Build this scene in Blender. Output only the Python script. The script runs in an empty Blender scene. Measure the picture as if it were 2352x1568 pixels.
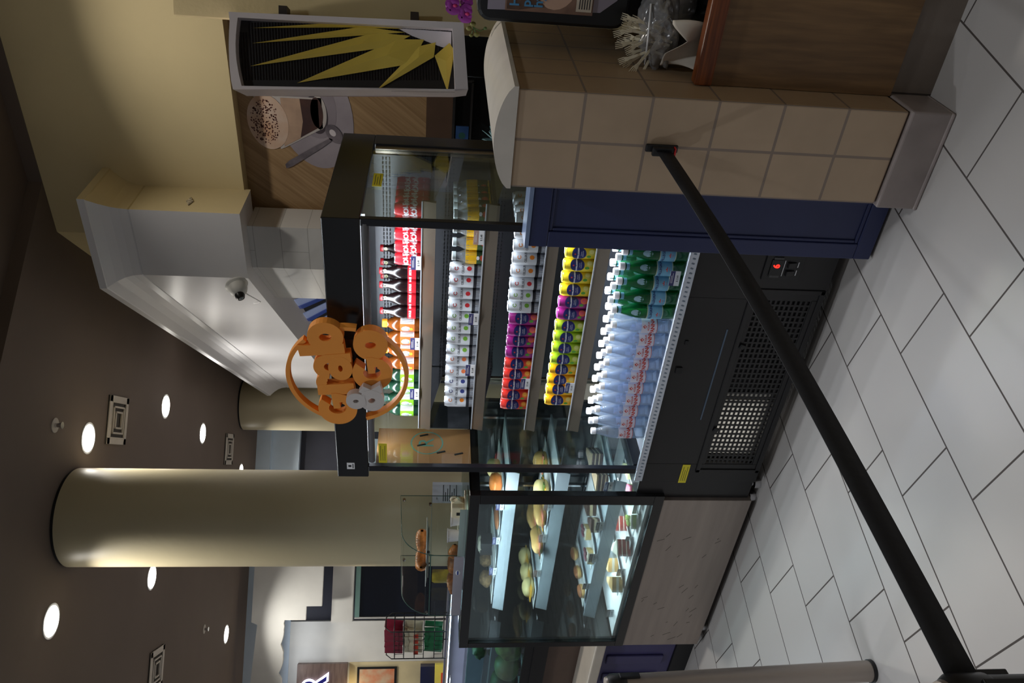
import bpy, bmesh, math, random
from mathutils import Vector, Matrix, noise as mnoise
random.seed(7)
S = bpy.context.scene
COL = S.collection
PI = math.pi
ORD = ['first','second','third','fourth','fifth','sixth','seventh','eighth','ninth','tenth','eleventh','twelfth','thirteenth','fourteenth','fifteenth','sixteenth']
S.view_settings.view_transform = 'Standard'
S.view_settings.look = 'None'
S.view_settings.gamma = 1
S.view_settings.use_curve_mapping = False
S.view_settings.exposure = 0.0
S.cycles.transparent_max_bounces = 24
S.cycles.max_bounces = 8
S.cycles.caustics_reflective = False
S.cycles.caustics_refractive = False
S.cycles.sample_clamp_indirect = 4.0

# ------------------------------------------------------------- camera
yaw, pitch, roll = [math.radians(a) for a in (-36.1, -5.91, 1.53)]
F = Vector((math.sin(yaw)*math.cos(pitch), math.cos(yaw)*math.cos(pitch), math.sin(pitch)))
r0 = Vector((math.cos(yaw), -math.sin(yaw), 0)); u0 = r0.cross(F)
rv = math.cos(roll)*r0 + math.sin(roll)*u0
uv = -math.sin(roll)*r0 + math.cos(roll)*u0
cam = bpy.data.cameras.new('camera'); co = bpy.data.objects.new('camera', cam); COL.objects.link(co)
cam.sensor_width = 36; cam.lens = 36*1801/2352; cam.clip_start = .02
cm = Matrix((-uv, rv, -F)).transposed().to_4x4()     # the picture was taken with the camera turned on its side
cm.translation = Vector((0, 0, 1.58)); co.matrix_world = cm
S.camera = co

W = bpy.data.worlds.new('hall daylight'); S.world = W; W.use_nodes = True
W.node_tree.nodes['Background'].inputs[0].default_value = (.74, .78, .84, 1); W.node_tree.nodes['Background'].inputs[1].default_value = .21

# ------------------------------------------------------------- materials
def lin(c):
    return tuple(((v/255)/12.92 if v/255 <= .04045 else ((v/255+.055)/1.055)**2.4) for v in c)
MATS = {}
def M(name, rgb=(128,128,128), rough=.5, metal=0., var=.05, scale=6., bump=0., bscale=None, spec=.5, emit=0., coat=0., stretch=None, c2=None):
    if name in MATS: return MATS[name]
    m = bpy.data.materials.new(name); m.use_nodes = True
    nt = m.node_tree; N = nt.nodes; L = nt.links
    b = N['Principled BSDF']; c = lin(rgb)
    b.inputs['Roughness'].default_value = rough; b.inputs['Metallic'].default_value = metal
    b.inputs['Specular IOR Level'].default_value = spec; b.inputs['Coat Weight'].default_value = coat
    tc = N.new('ShaderNodeTexCoord'); src = tc.outputs['Object']
    if stretch:
        mp = N.new('ShaderNodeMapping'); mp.inputs['Scale'].default_value = stretch; L.new(src, mp.inputs[0]); src = mp.outputs[0]
    nz = N.new('ShaderNodeTexNoise'); nz.inputs['Scale'].default_value = scale; nz.inputs['Detail'].default_value = 4
    L.new(src, nz.inputs['Vector'])
    rp = N.new('ShaderNodeValToRGB')
    lo = lin(c2) if c2 else tuple(max(0, v*(1-var*1.6)) for v in c)
    hi = c if c2 else tuple(min(1, v*(1+var*1.6)) for v in c)
    rp.color_ramp.elements[0].color = (*lo, 1); rp.color_ramp.elements[1].color = (*hi, 1)
    rp.color_ramp.elements[0].position = .3; rp.color_ramp.elements[1].position = .7
    L.new(nz.outputs['Fac'], rp.inputs[0]); L.new(rp.outputs[0], b.inputs['Base Color'])
    if bump:
        n2 = nz
        if bscale:
            n2 = N.new('ShaderNodeTexNoise'); n2.inputs['Scale'].default_value = bscale; L.new(src, n2.inputs['Vector'])
        bp = N.new('ShaderNodeBump'); bp.inputs['Strength'].default_value = bump; bp.inputs['Distance'].default_value = .01
        L.new(n2.outputs['Fac'], bp.inputs['Height']); L.new(bp.outputs[0], b.inputs['Normal'])
    if emit:
        b.inputs['Emission Color'].default_value = (*c, 1); b.inputs['Emission Strength'].default_value = emit
    MATS[name] = m
    return m
def glass(name, rgb=(235,240,240), gloss=.12, rough=.02, body=0., bodyrgb=None):
    """thin sheet: lets light straight through, mirrors more at grazing angles"""
    if name in MATS: return MATS[name]
    m = bpy.data.materials.new(name); m.use_nodes = True
    nt = m.node_tree; N = nt.nodes; L = nt.links
    for n in list(N): N.remove(n)
    out = N.new('ShaderNodeOutputMaterial'); tr = N.new('ShaderNodeBsdfTransparent'); gl = N.new('ShaderNodeBsdfGlossy')
    tr.inputs[0].default_value = (*lin(rgb), 1); gl.inputs['Roughness'].default_value = rough
    lw = N.new('ShaderNodeLayerWeight'); lw.inputs['Blend'].default_value = .25
    mr = N.new('ShaderNodeMapRange'); mr.inputs['To Min'].default_value = gloss*.4; mr.inputs['To Max'].default_value = min(.8, gloss*4)
    L.new(lw.outputs['Fresnel'], mr.inputs[0])
    mx = N.new('ShaderNodeMixShader'); L.new(mr.outputs[0], mx.inputs[0]); L.new(tr.outputs[0], mx.inputs[1]); L.new(gl.outputs[0], mx.inputs[2])
    last = mx
    if body:
        nz = N.new('ShaderNodeTexNoise'); nz.inputs['Scale'].default_value = 40
        df = N.new('ShaderNodeBsdfPrincipled'); df.inputs['Base Color'].default_value = (*lin(bodyrgb or rgb), 1); df.inputs['Roughness'].default_value = .15
        bp = N.new('ShaderNodeBump'); bp.inputs['Strength'].default_value = .25; L.new(nz.outputs['Fac'], bp.inputs['Height']); L.new(bp.outputs[0], df.inputs['Normal'])
        m2 = N.new('ShaderNodeMixShader'); m2.inputs[0].default_value = body
        L.new(mx.outputs[0], m2.inputs[1]); L.new(df.outputs[0], m2.inputs[2]); last = m2
    L.new(last.outputs[0], out.inputs[0])
    MATS[name] = m
    return m
def math_node(N, L, op, a, b=None, c=None):
    n = N.new('ShaderNodeMath'); n.operation = op
    for i, v in enumerate((a, b, c)):
        if v is None: continue
        if isinstance(v, (int, float)): n.inputs[i].default_value = v
        else: L.new(v, n.inputs[i])
    return n.outputs[0]
def grid_mat(name, rgb, line, du, dv, wu, wv, u=(1,0,0), v=(0,0,1), ou=0, ov=0, rough=.4, stagger=0., var=.08, bump=.35, mortar_rough=.8, scale=5.):
    """tiles laid in columns of width dv, length du, each next column shifted by stagger*du"""
    m = bpy.data.materials.new(name); m.use_nodes = True
    nt = m.node_tree; N = nt.nodes; L = nt.links; b = N['Principled BSDF']
    g = N.new('ShaderNodeNewGeometry'); P = g.outputs['Position']
    def dot(vec):
        n = N.new('ShaderNodeVectorMath'); n.operation = 'DOT_PRODUCT'; n.inputs[1].default_value = vec; L.new(P, n.inputs[0]); return n.outputs['Value']
    mt = lambda op, a, b=None, c=None: math_node(N, L, op, a, b, c)
    bb = mt('DIVIDE', mt('SUBTRACT', dot(v), ov), dv); col = mt('FLOOR', bb); fb = mt('FRACT', bb)
    aa = mt('SUBTRACT', mt('DIVIDE', mt('SUBTRACT', dot(u), ou), du), mt('MULTIPLY', col, stagger)); fa = mt('FRACT', aa)
    da = mt('MULTIPLY', mt('SUBTRACT', .5, mt('ABSOLUTE', mt('SUBTRACT', fa, .5))), du)
    db = mt('MULTIPLY', mt('SUBTRACT', .5, mt('ABSOLUTE', mt('SUBTRACT', fb, .5))), dv)
    ln = mt('MAXIMUM', mt('LESS_THAN', da, wu/2), mt('LESS_THAN', db, wv/2))
    wn = N.new('ShaderNodeTexWhiteNoise'); wn.noise_dimensions = '2D'
    cx = N.new('ShaderNodeCombineXYZ'); L.new(mt('FLOOR', aa), cx.inputs[0]); L.new(col, cx.inputs[1]); L.new(cx.outputs[0], wn.inputs['Vector'])
    nz = N.new('ShaderNodeTexNoise'); nz.inputs['Scale'].default_value = scale; nz.inputs['Detail'].default_value = 6; L.new(P, nz.inputs['Vector'])
    val = mt('ADD', mt('MULTIPLY', mt('SUBTRACT', nz.outputs['Fac'], .5), var*4), mt('MULTIPLY', mt('SUBTRACT', wn.outputs['Value'], .5), var))
    hs = N.new('ShaderNodeHueSaturation'); hs.inputs['Color'].default_value = (*lin(rgb), 1); L.new(mt('ADD', val, 1), hs.inputs['Value'])
    mx = N.new('ShaderNodeMix'); mx.data_type = 'RGBA'; L.new(ln, mx.inputs['Factor']); L.new(hs.outputs[0], mx.inputs['A']); mx.inputs['B'].default_value = (*lin(line), 1)
    L.new(mx.outputs['Result'], b.inputs['Base Color'])
    L.new(mt('ADD', rough, mt('MULTIPLY', ln, mortar_rough-rough)), b.inputs['Roughness'])
    bp = N.new('ShaderNodeBump'); bp.inputs['Strength'].default_value = bump; bp.inputs['Distance'].default_value = .004
    L.new(mt('SUBTRACT', mt('MULTIPLY', nz.outputs['Fac'], .15), ln), bp.inputs['Height']); L.new(bp.outputs[0], b.inputs['Normal'])
    MATS[name] = m
    return m
def wood(name, c1, c2, axis=(1,1,1), scale=3., rough=.45, dist=4., rot=0):
    if name in MATS: return MATS[name]
    m = bpy.data.materials.new(name); m.use_nodes = True
    nt = m.node_tree; N = nt.nodes; L = nt.links; b = N['Principled BSDF']
    g = N.new('ShaderNodeNewGeometry'); mp = N.new('ShaderNodeMapping'); mp.inputs['Scale'].default_value = axis
    vr = N.new('ShaderNodeVectorRotate'); vr.rotation_type = 'Y_AXIS'; vr.inputs['Angle'].default_value = rot; L.new(g.outputs['Position'], vr.inputs['Vector']); L.new(vr.outputs[0], mp.inputs[0])
    nz = N.new('ShaderNodeTexNoise'); nz.inputs['Scale'].default_value = scale; nz.inputs['Detail'].default_value = 8; nz.inputs['Distortion'].default_value = dist*.1
    L.new(mp.outputs[0], nz.inputs['Vector'])
    rp = N.new('ShaderNodeValToRGB'); rp.color_ramp.elements[0].color = (*lin(c1), 1); rp.color_ramp.elements[1].color = (*lin(c2), 1)
    rp.color_ramp.elements[0].position = .35; rp.color_ramp.elements[1].position = .68
    L.new(nz.outputs['Fac'], rp.inputs[0]); L.new(rp.outputs[0], b.inputs['Base Color']); b.inputs['Roughness'].default_value = rough
    MATS[name] = m
    return m

# ------------------------------------------------------------- mesh helpers
class MB:
    def __init__(s): s.bm = bmesh.new()
    def box(s, x0, x1, y0, y1, z0, z1, mi=0):
        v = [s.bm.verts.new((x, y, z)) for x in (x0, x1) for y in (y0, y1) for z in (z0, z1)]
        for f in ((0,1,3,2),(4,6,7,5),(0,4,5,1),(2,3,7,6),(0,2,6,4),(1,5,7,3)):
            s.bm.faces.new([v[i] for i in f]).material_index = mi
        s.last = v; return s
    def obox(s, c, sx, sy, sz, rz=0, ry=0, rx=0):
        v = s.box(-sx/2, sx/2, -sy/2, sy/2, -sz/2, sz/2).last
        mt = Matrix.Translation(c) @ Matrix.Rotation(rz, 4, 'Z') @ Matrix.Rotation(ry, 4, 'Y') @ Matrix.Rotation(rx, 4, 'X')
        for q in v: q.co = mt @ q.co
        return s
    def poly(s, pts, mi=0):
        f = s.bm.faces.new([s.bm.verts.new(p) for p in pts]); f.material_index = mi; return f
    def prism(s, pts, d, mi=0):
        """pts: 3D outline; d: vector to extrude"""
        d = Vector(d); a = [s.bm.verts.new(p) for p in pts]; b = [s.bm.verts.new(Vector(p)+d) for p in pts]
        s.bm.faces.new(a).material_index = mi; s.bm.faces.new(b[::-1]).material_index = mi
        n = len(a)
        for i in range(n): s.bm.faces.new((a[i], b[i], b[(i+1) % n], a[(i+1) % n])).material_index = mi
        return s
    def lathe(s, prof, seg=20, c=(0,0,0), caps=True):
        rings = []
        for r, z in prof:
            rings.append([s.bm.verts.new((c[0]+r*math.cos(2*PI*i/seg), c[1]+r*math.sin(2*PI*i/seg), c[2]+z)) for i in range(seg)])
        for a, b in zip(rings, rings[1:]):
            for i in range(seg): s.bm.faces.new((a[i], a[(i+1) % seg], b[(i+1) % seg], b[i]))
        if caps:
            s.bm.faces.new(rings[0][::-1]); s.bm.faces.new(rings[-1])
        return s
    def tube(s, pts, r, seg=8):
        pts = [Vector(p) for p in pts]; rings = []
        for i, p in enumerate(pts):
            t = (pts[min(i+1, len(pts)-1)]-pts[max(i-1, 0)]).normalized()
            a = t.cross(Vector((0,0,1)) if abs(t.z) < .9 else Vector((1,0,0))).normalized(); b = t.cross(a)
            rr = r[i] if isinstance(r, (list, tuple)) else r
            rings.append([s.bm.verts.new(p+a*rr*math.cos(2*PI*k/seg)+b*rr*math.sin(2*PI*k/seg)) for k in range(seg)])
        for a, b in zip(rings, rings[1:]):
            for k in range(seg): s.bm.faces.new((a[k], a[(k+1) % seg], b[(k+1) % seg], b[k]))
        s.bm.faces.new(rings[0][::-1]); s.bm.faces.new(rings[-1])
        return s
    def blob(s, c, rad, amp=.08, fr=3., seed=0, sub=3, rz=0, flat=None):
        r = bmesh.ops.create_icosphere(s.bm, subdivisions=sub, radius=1)
        rt = Matrix.Rotation(rz, 3, 'Z')
        for v in r['verts']:
            p = v.co.copy(); k = 1+amp*mnoise.noise(p*fr+Vector((seed*7.3, seed*1.7, seed)))
            q = Vector((p.x*rad[0]*k, p.y*rad[1]*k, p.z*rad[2]*k))
            if flat is not None: q.z = max(q.z, flat)
            v.co = rt @ q + Vector(c)
        return s
    def grid(s, f, nu, nv):
        """f(u,v) -> point, u,v in 0..1"""
        g = [[s.bm.verts.new(f(i/nu, j/nv)) for j in range(nv+1)] for i in range(nu+1)]
        for i in range(nu):
            for j in range(nv): s.bm.faces.new((g[i][j], g[i+1][j], g[i+1][j+1], g[i][j+1]))
        return s
    def disc(s, R, cx, cz, rx, rz, n=10, cut=None):
        """ellipse wrapped on a cylinder of radius R that faces -Y"""
        for i in range(n):
            x0, x1 = -rx+2*rx*i/n, -rx+2*rx*(i+1)/n
            h0, h1 = rz*math.sqrt(max(0, 1-(x0/rx)**2)), rz*math.sqrt(max(0, 1-(x1/rx)**2))
            q = [(x0, -h0), (x1, -h1), (x1, h1), (x0, h0)]
            q = [a for k, a in enumerate(q) if k == 0 or (abs(a[0]-q[k-1][0])+abs(a[1]-q[k-1][1])) > 1e-7]
            if h0 == 0: q = q[:3]
            s.poly([(R*math.sin((cx+a)/R), -R*math.cos((cx+a)/R), cz+b) for a, b in q])
        return s
    def rect(s, R, x0, x1, z0, z1, n=8):
        for i in range(n):
            a, b = x0+(x1-x0)*i/n, x0+(x1-x0)*(i+1)/n
            s.poly([(R*math.sin(a/R), -R*math.cos(a/R), z0), (R*math.sin(b/R), -R*math.cos(b/R), z0), (R*math.sin(b/R), -R*math.cos(b/R), z1), (R*math.sin(a/R), -R*math.cos(a/R), z1)])
        return s
    def text(s, txt, size, ext=0., off=0., fn=None, mat=None, align='CENTER'):
        me = text_mesh(txt, size, ext, off, align); n0 = len(s.bm.verts); s.bm.from_mesh(me); s.bm.verts.ensure_lookup_table()
        for v in s.bm.verts[n0:]:
            if fn: v.co = fn(v.co)
            if mat is not None: v.co = mat @ v.co
        return s
    def xf(s, mt):
        for v in s.bm.verts: v.co = mt @ v.co
        return s
    def build(s, name, mat, parent=None, smooth=None, bevel=0, loc=None, local=False, mats=None):
        bmesh.ops.recalc_face_normals(s.bm, faces=s.bm.faces) if smooth != 'keep' else None
        if parent is not None and not local:
            s.xf(wm(parent).inverted())
        if loc is not None: s.xf(Matrix.Translation(-Vector(loc)))
        me = bpy.data.meshes.new(name)
        if smooth and smooth != 'keep':
            for f in s.bm.faces: f.smooth = True
            if isinstance(smooth, (int, float)) and smooth is not True:
                for e in s.bm.edges:
                    if len(e.link_faces) == 2 and e.calc_face_angle(0) > math.radians(smooth): e.smooth = False
        s.bm.to_mesh(me); s.bm.free()
        for mm in (mats or [mat]): me.materials.append(mm)
        o = bpy.data.objects.new(name, me); COL.objects.link(o)
        if loc is not None: o.location = loc
        if parent is not None: o.parent = parent
        if bevel:
            b = o.modifiers.new('bevel', 'BEVEL'); b.width = bevel; b.segments = 2; b.limit_method = 'ANGLE'; b.angle_limit = math.radians(40)
        return o
def wm(o):
    m = o.matrix_basis.copy()
    while o.parent: o = o.parent; m = o.matrix_basis @ m
    return m
TXT = {}
def text_mesh(t, size, ext, off, align):
    k = (t, size, ext, off, align)
    if k not in TXT:
        cu = bpy.data.curves.new('lettering', 'FONT'); cu.body = t; cu.size = size; cu.extrude = ext; cu.offset = off
        cu.align_x = align; cu.align_y = 'CENTER'; cu.resolution_u = 3 if ext == 0 else 8
        ob = bpy.data.objects.new('lettering', cu); COL.objects.link(ob)
        dg = bpy.context.evaluated_depsgraph_get(); TXT[k] = bpy.data.meshes.new_from_object(ob.evaluated_get(dg))
        bpy.data.objects.remove(ob); bpy.data.curves.remove(cu)
    return TXT[k]
def up_xz(p): return Vector((p.x, -p.z, p.y))           # flat lettering stood up, facing -Y
def wrap(R, cx=0, cz=0, tilt=0):
    def f(p):
        x, z = p.x*math.cos(tilt)-p.y*math.sin(tilt), p.x*math.sin(tilt)+p.y*math.cos(tilt)
        return Vector((R*math.sin((x+cx)/R), -R*math.cos((x+cx)/R), z+cz))
    return f
def tag(o, label, cat, group=None, kind=None):
    o['label'] = label; o['category'] = cat
    if group: o['group'] = group
    if kind: o['kind'] = kind
    return o
def thing(name, loc, label, cat, rz=0, group=None):
    o = bpy.data.objects.new(name, None); COL.objects.link(o); o.location = loc; o.rotation_euler = (0, 0, rz); o.empty_display_size = .05
    return tag(o, label, cat, group)
def struct(o, label=None):
    o['kind'] = 'structure'
    if label: o['label'] = label
    return o
def dup(root, loc, rz, label, group=None):
    r = root.copy(); COL.objects.link(r); r.location = loc; r.rotation_euler = (0, 0, rz); r['label'] = label
    if group: r['group'] = group
    for ch in list(root.children):
        c = ch.copy(); COL.objects.link(c); c.parent = r
        for g in list(ch.children):
            d = g.copy(); COL.objects.link(d); d.parent = c
    return r
class Kind:
    """first use moves the prototype itself, later uses copy it"""
    def __init__(s, root): s.root = root; s.used = False
    def put(s, loc, rz, label, group=None):
        if not s.used:
            s.used = True; r = s.root; r.location = loc; r.rotation_euler = (0, 0, rz); r['label'] = label
            if group: r['group'] = group
            return r
        return dup(s.root, loc, rz, label, group)
def lamp(name, kind, loc, power, color=(1,1,1), size=.2, size_y=None, target=None, spread=None, radius=None):
    l = bpy.data.lights.new(name, kind); l.energy = power; l.color = color
    if kind == 'AREA':
        l.size = size
        if size_y: l.shape = 'RECTANGLE'; l.size_y = size_y
        else: l.shape = 'DISK'
        if spread: l.spread = spread
    elif radius: l.shadow_soft_size = radius
    o = bpy.data.objects.new(name, l); COL.objects.link(o); o.location = loc
    d = (Vector(target) if target else Vector(loc)+Vector((0,0,-1)))-Vector(loc)
    o.rotation_euler = d.to_track_quat('-Z', 'Y').to_euler()
    return o

# ============================================================= the setting
m_floor = grid_mat('floor tile', (182,176,172), (70,62,58), .56, .291, .006, .006, u=(.215,.977,0), v=(-.977,.215,0), ou=1.631-11*.183, ov=.133, rough=.34, stagger=.3268, var=.035, bump=.2, scale=2.2)
m_ceil = M('brown ceiling paint', (104,91,82), .8, var=.04, scale=1.5)
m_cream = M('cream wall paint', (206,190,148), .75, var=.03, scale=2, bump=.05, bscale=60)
m_white = M('white gloss paint', (218,218,222), .28, var=.015, scale=3)
m_offw = M('off white paint', (214,214,210), .5, var=.02)
m_bluew = M('cool white paint', (205,222,240), .6, var=.02)
m_navy = M('charcoal wall paint', (52,54,68), .6, var=.05)
m_black = M('black enamel', (22,21,22), .22, var=.08, spec=.5)
m_blacks = M('black satin steel', (40,39,40), .32, metal=.35, var=.08, scale=2)
m_dark = M('dark interior', (16,16,19), .6)
m_blackp = M('black plastic', (18,18,20), .4)
m_chrome = M('polished steel', (205,205,208), .12, metal=1, var=.03)
m_steel = M('brushed steel', (158,146,138), .38, metal=.6, var=.06, scale=2, stretch=(1,1,12))
m_brownwall = M('brown laminate', (92,70,56), .5, var=.08)

MB().box(-15, 5, -5, 15, -.12, 0).build('floor', m_floor)['kind'] = 'structure'
CZ, CN = 3.8, 3.875
k = Vector((-.549, -.836, 0)); a = Vector((-2.10, 4.295, 0)); e = a+k*11
b = MB(); b.prism([(a.x, a.y, CZ), (e.x, e.y, CZ), (-15, e.y, CZ), (-15, 15, CZ), (5, 15, CZ), (5, 4.3, CZ)], (0, 0, .3)); struct(b.build('ceiling', m_ceil), 'flat brown ceiling with round downlights')
b = MB(); b.prism([(a.x, a.y, CN), (e.x, e.y, CN), (e.x, -5, CN), (5, -5, CN), (5, 4.3, CN)], (0, 0, .2)); struct(b.build('ceiling', m_ceil), 'raised dark brown part of the ceiling near the cream wall')

# kiosk: cream bulkhead, flared white canopy, tiled pillar, oak back wall
CH = Vector((-.737, .676, 0))
def line_plan(off, y, x0, xl, length):
    n2 = Vector((-.676, -.737, 0)); yf = y-off
    P = Vector((xl, y, 0))+n2*off; t = (yf-P.y)/CH.y; C2 = P+CH*t
    return [(x0+off, 4.31), (x0+off, yf), (C2.x, C2.y), tuple((Vector((xl, y, 0))+n2*off+CH*length)[:2])]
b = MB(); pl = [(5, 4.3), (-2.42, 4.3), (-2.42+CH.x*4.8, 4.3+CH.y*4.8)]; pb = [(5, 4.4), (-2.38, 4.4), (-2.38+CH.x*4.8, 4.4+CH.y*4.8)]
b.prism([(x, y, 2.685) for x, y in pl+pb[::-1]], (0, 0, CN-2.685+.02)); struct(b.build('wall_right', m_cream), 'cream bulkhead wall above the coffee kiosk')
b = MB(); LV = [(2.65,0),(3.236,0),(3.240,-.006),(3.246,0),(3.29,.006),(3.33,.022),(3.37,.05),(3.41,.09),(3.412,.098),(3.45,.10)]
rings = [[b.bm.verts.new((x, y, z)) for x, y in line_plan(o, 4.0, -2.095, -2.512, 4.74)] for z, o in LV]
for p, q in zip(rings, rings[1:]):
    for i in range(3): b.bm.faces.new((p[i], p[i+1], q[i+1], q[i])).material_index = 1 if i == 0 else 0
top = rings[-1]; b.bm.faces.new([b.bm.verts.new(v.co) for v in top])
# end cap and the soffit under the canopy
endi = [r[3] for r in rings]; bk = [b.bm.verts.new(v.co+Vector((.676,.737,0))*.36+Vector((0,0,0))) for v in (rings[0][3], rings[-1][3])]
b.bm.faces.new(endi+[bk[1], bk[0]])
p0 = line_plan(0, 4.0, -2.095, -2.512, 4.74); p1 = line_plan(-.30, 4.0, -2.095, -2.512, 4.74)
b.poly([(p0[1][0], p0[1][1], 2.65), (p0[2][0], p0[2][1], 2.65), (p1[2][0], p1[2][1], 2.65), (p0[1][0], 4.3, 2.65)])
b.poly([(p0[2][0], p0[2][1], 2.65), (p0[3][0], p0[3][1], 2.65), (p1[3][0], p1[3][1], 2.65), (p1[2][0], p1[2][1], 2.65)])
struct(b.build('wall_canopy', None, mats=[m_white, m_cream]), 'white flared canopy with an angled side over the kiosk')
m_wtile = grid_mat('white wall tile', (214,214,214), (170,170,170), .30, .155, .003, .004, u=(.93,-.37,0), v=(0,0,1), ov=2.62-17*.155, rough=.16, stagger=.5, var=.02, bump=.1)
b = MB(); pp = [(-2.233, 4.36), (-2.233, 4.12), (-2.508, 4.12), (-2.508+CH.x*.72, 4.12+CH.y*.72), (-2.508+CH.x*.72+.2, 4.12+CH.y*.72+.2)]
b.prism([(x, y, 0) for x, y in pp], (0, 0, 2.65)); struct(b.build('wall_pillar', m_wtile), 'glossy white tiled pillar under the canopy')
m_oakw = wood('pale oak wall board', (150,120,84), (176,146,108), axis=(1,1,26), scale=2.4, rough=.55, rot=math.radians(52))
b = MB(); b.box(-2.3, 5, 4.40, 4.5, 0, 2.75); struct(b.build('wall_back', m_oakw), 'oak board wall behind the coffee kiosk')
b = MB(); b.box(-2.3, 5, 4.385, 4.40, 1.42, 1.64); struct(b.build('trim_1', m_brownwall), 'dark brown board along the foot of the oak wall')
b = MB(); b.box(-.9, 1.2, 4.30, 4.40, 1.2, 2.685); struct(b.build('wall_side', m_cream), 'cream wall behind the sunburst panel')
struct(MB().box(1.3, 1.45, -1.5, 4.3, 0, CN).build('wall_side', m_cream), 'unseen cream wall added to shade the right side of the hall')  # added out of view to keep ambient light off the right floor
# inside of the kiosk
b = MB(); i1 = [(p1[2][0], p1[2][1]), (p1[3][0], p1[3][1]), (p1[3][0]+4.5, p1[3][1]+2), (2, 7.5), (-2.2, 4.5)]
b.prism([(x, y, 2.655) for x, y in i1], (0, 0, .02)); struct(b.build('ceiling', m_dark), 'dark ceiling inside the kiosk')
m_lp = M('panel light diffuser', (150,165,205), .4, emit=.22); m_lb = M('panel light trim', (50,80,170), .4, emit=.10)
for q in range(3):
    o_ = Vector((-3.46, 5.22, 2.654))+CH*.46*q; w_ = CH*.20; l_ = Vector((-.80, 1.40, 0))
    t = thing('ceiling_light_panel', tuple(o_), 'long pale blue light panel in the dark kiosk ceiling, '+['nearest the tiled pillar','middle one of the three','farthest from the tiled pillar'][q], 'light', group='light panels inside the kiosk')
    b = MB(); b.prism([o_, o_+w_, o_+w_+l_, o_+l_], (0, 0, -.012)); b.build('diffuser', m_lp, t)
    b = MB(); b.prism([o_+w_, o_+w_*1.5, o_+w_*1.5+l_, o_+w_+l_], (0, 0, -.025)); b.build('trim', m_lb, t)

# columns
def column(x, y, lab):
    b = MB(); b.lathe([(.305, 0), (.305, 3.78)], 64, (x, y, 0)); c = b.build('column', m_colm, smooth=40); struct(c, lab)
    b = MB(); b.lathe([(.297, 3.77), (.297, CZ)], 64, (x, y, 0)); struct(b.build('trim_2', m_dark), 'dark shadow gap at the head of a column')
m_colm = M('column paint', (188,178,148), .38, var=.02, scale=3, bump=.05, bscale=25)
column(-4.02, 3.51, 'round cream column behind the pastry case')
column(-6.40, 7.35, 'round cream column beyond the end of the white canopy')

# downlights
m_bulb = M('downlight lens', (255,250,240), .3, emit=14); m_ring = M('downlight ring', (225,225,225), .35)
DL = [(-3.755,3.948),(-4.333,2.974),(-4.576,5.21),(-5.525,5.898),(-7.027,6.837),(-5.553,4.214),(-8.146,5.4)]
DN = ['nearest the tiled canopy side of the big column','nearest the camera, left of the big column','beside the flared canopy edge','beyond the long air vent, right of the big column','smallest one, right of the big column','half hidden behind the big column','small one near the white fascia, left of the big column']
DO = [(-2.6,.9),(-3.4,-.4),(-4.6,1.2),(-1.4,-1.2),(-1.15,3.45),(-7.2,2.4),(-9.2,3.6),(-.15,1.75),(-5.2,8.0)]  # unseen downlights, added to brighten the floor, sunburst panel and far wall
DP = [12,5,9,3,11,11,15,9,14]
for i, (x, y) in enumerate(DL+DO):
    z = CZ if i < len(DL) else (CN if (x, y) in ((-1.4,-1.2),(-1.15,3.45),(-.15,1.75)) else CZ)
    t = thing('downlight', (x, y, z), 'round glowing recessed downlight, '+(DN[i] if i < len(DN) else 'unseen and added to light the hall'), 'light', group='recessed ceiling downlights')
    b = MB(); b.lathe([(.105,-.004),(.105,0)], 32); b.build('trim_ring', m_ring, t, local=True)
    b = MB(); b.lathe([(.088,-.007),(.088,-.0035)], 32); b.build('lens', m_bulb, t, local=True)
    lamp('downlight lamp', 'AREA', (x, y, z-.012), 13 if i < len(DL) else DP[i-len(DL)], (1,.95,.87) if i < len(DL) else (1,.93,.82) if i == len(DL)+4 else (.86,.93,1), .17, spread=math.radians(125))
# air vents and sprinklers
m_vent = M('vent enamel', (190,182,172), .5); m_slot = M('vent slot', (60,55,50), .7)
def vent(x, y, lab, n=4, rz=math.radians(45), s=.34):
    t = thing('air_vent', (x, y, CZ), lab, 'air vent', rz=rz, group='square ceiling vents')
    MB().box(-s/2, s/2, -s/2, s/2, -.006, 0).build('backing', m_slot, t, local=True)
    b = MB(); w = .045
    for j in range(n):
        h = s/2-j*.036
        z0, z1 = -.016-.002*j, -.008
        o = .013 if j else w
        for q in ((-h, h, -h, -h+o), (-h, h, h-o, h), (-h, -h+o, -h, h), (h-o, h, -h, h)): b.box(q[0], q[1], q[2], q[3], z0, z1)
    b.build('louvre', m_vent, t, local=True, bevel=.002)
vent(-3.97, 4.36, 'square ceiling air vent beside the largest right hand downlight')
vent(-6.37, 6.55, 'small far square air vent near the cream column end')
vent(-6.30, 3.85, 'square air vent left of the big column')
for x, y, lab in ((-3.37,3.65,'small white sprinkler head nearest the camera'),(-7.6,6.9,'tiny sprinkler head near the far downlight'),(-7.3,4.9,'tiny sprinkler head left of the big column')):
    t = thing('sprinkler', (x, y, CZ), lab, 'sprinkler', group='ceiling sprinklers')
    MB().lathe([(.045,-.006),(.045,0)], 20).build('plate', m_vent, t, local=True)
    b = MB(); b.lathe([(.012,-.035),(.014,-.006)], 12); b.lathe([(.022,-.045),(.022,-.041)], 12)
    b.tube([(-.012,0,-.02),(-.02,0,-.035),(0,0,-.043)], .003, 6); b.tube([(.012,0,-.02),(.02,0,-.035),(0,0,-.043)], .003, 6); b.build('nozzle', m_chrome, t, local=True)

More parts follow.
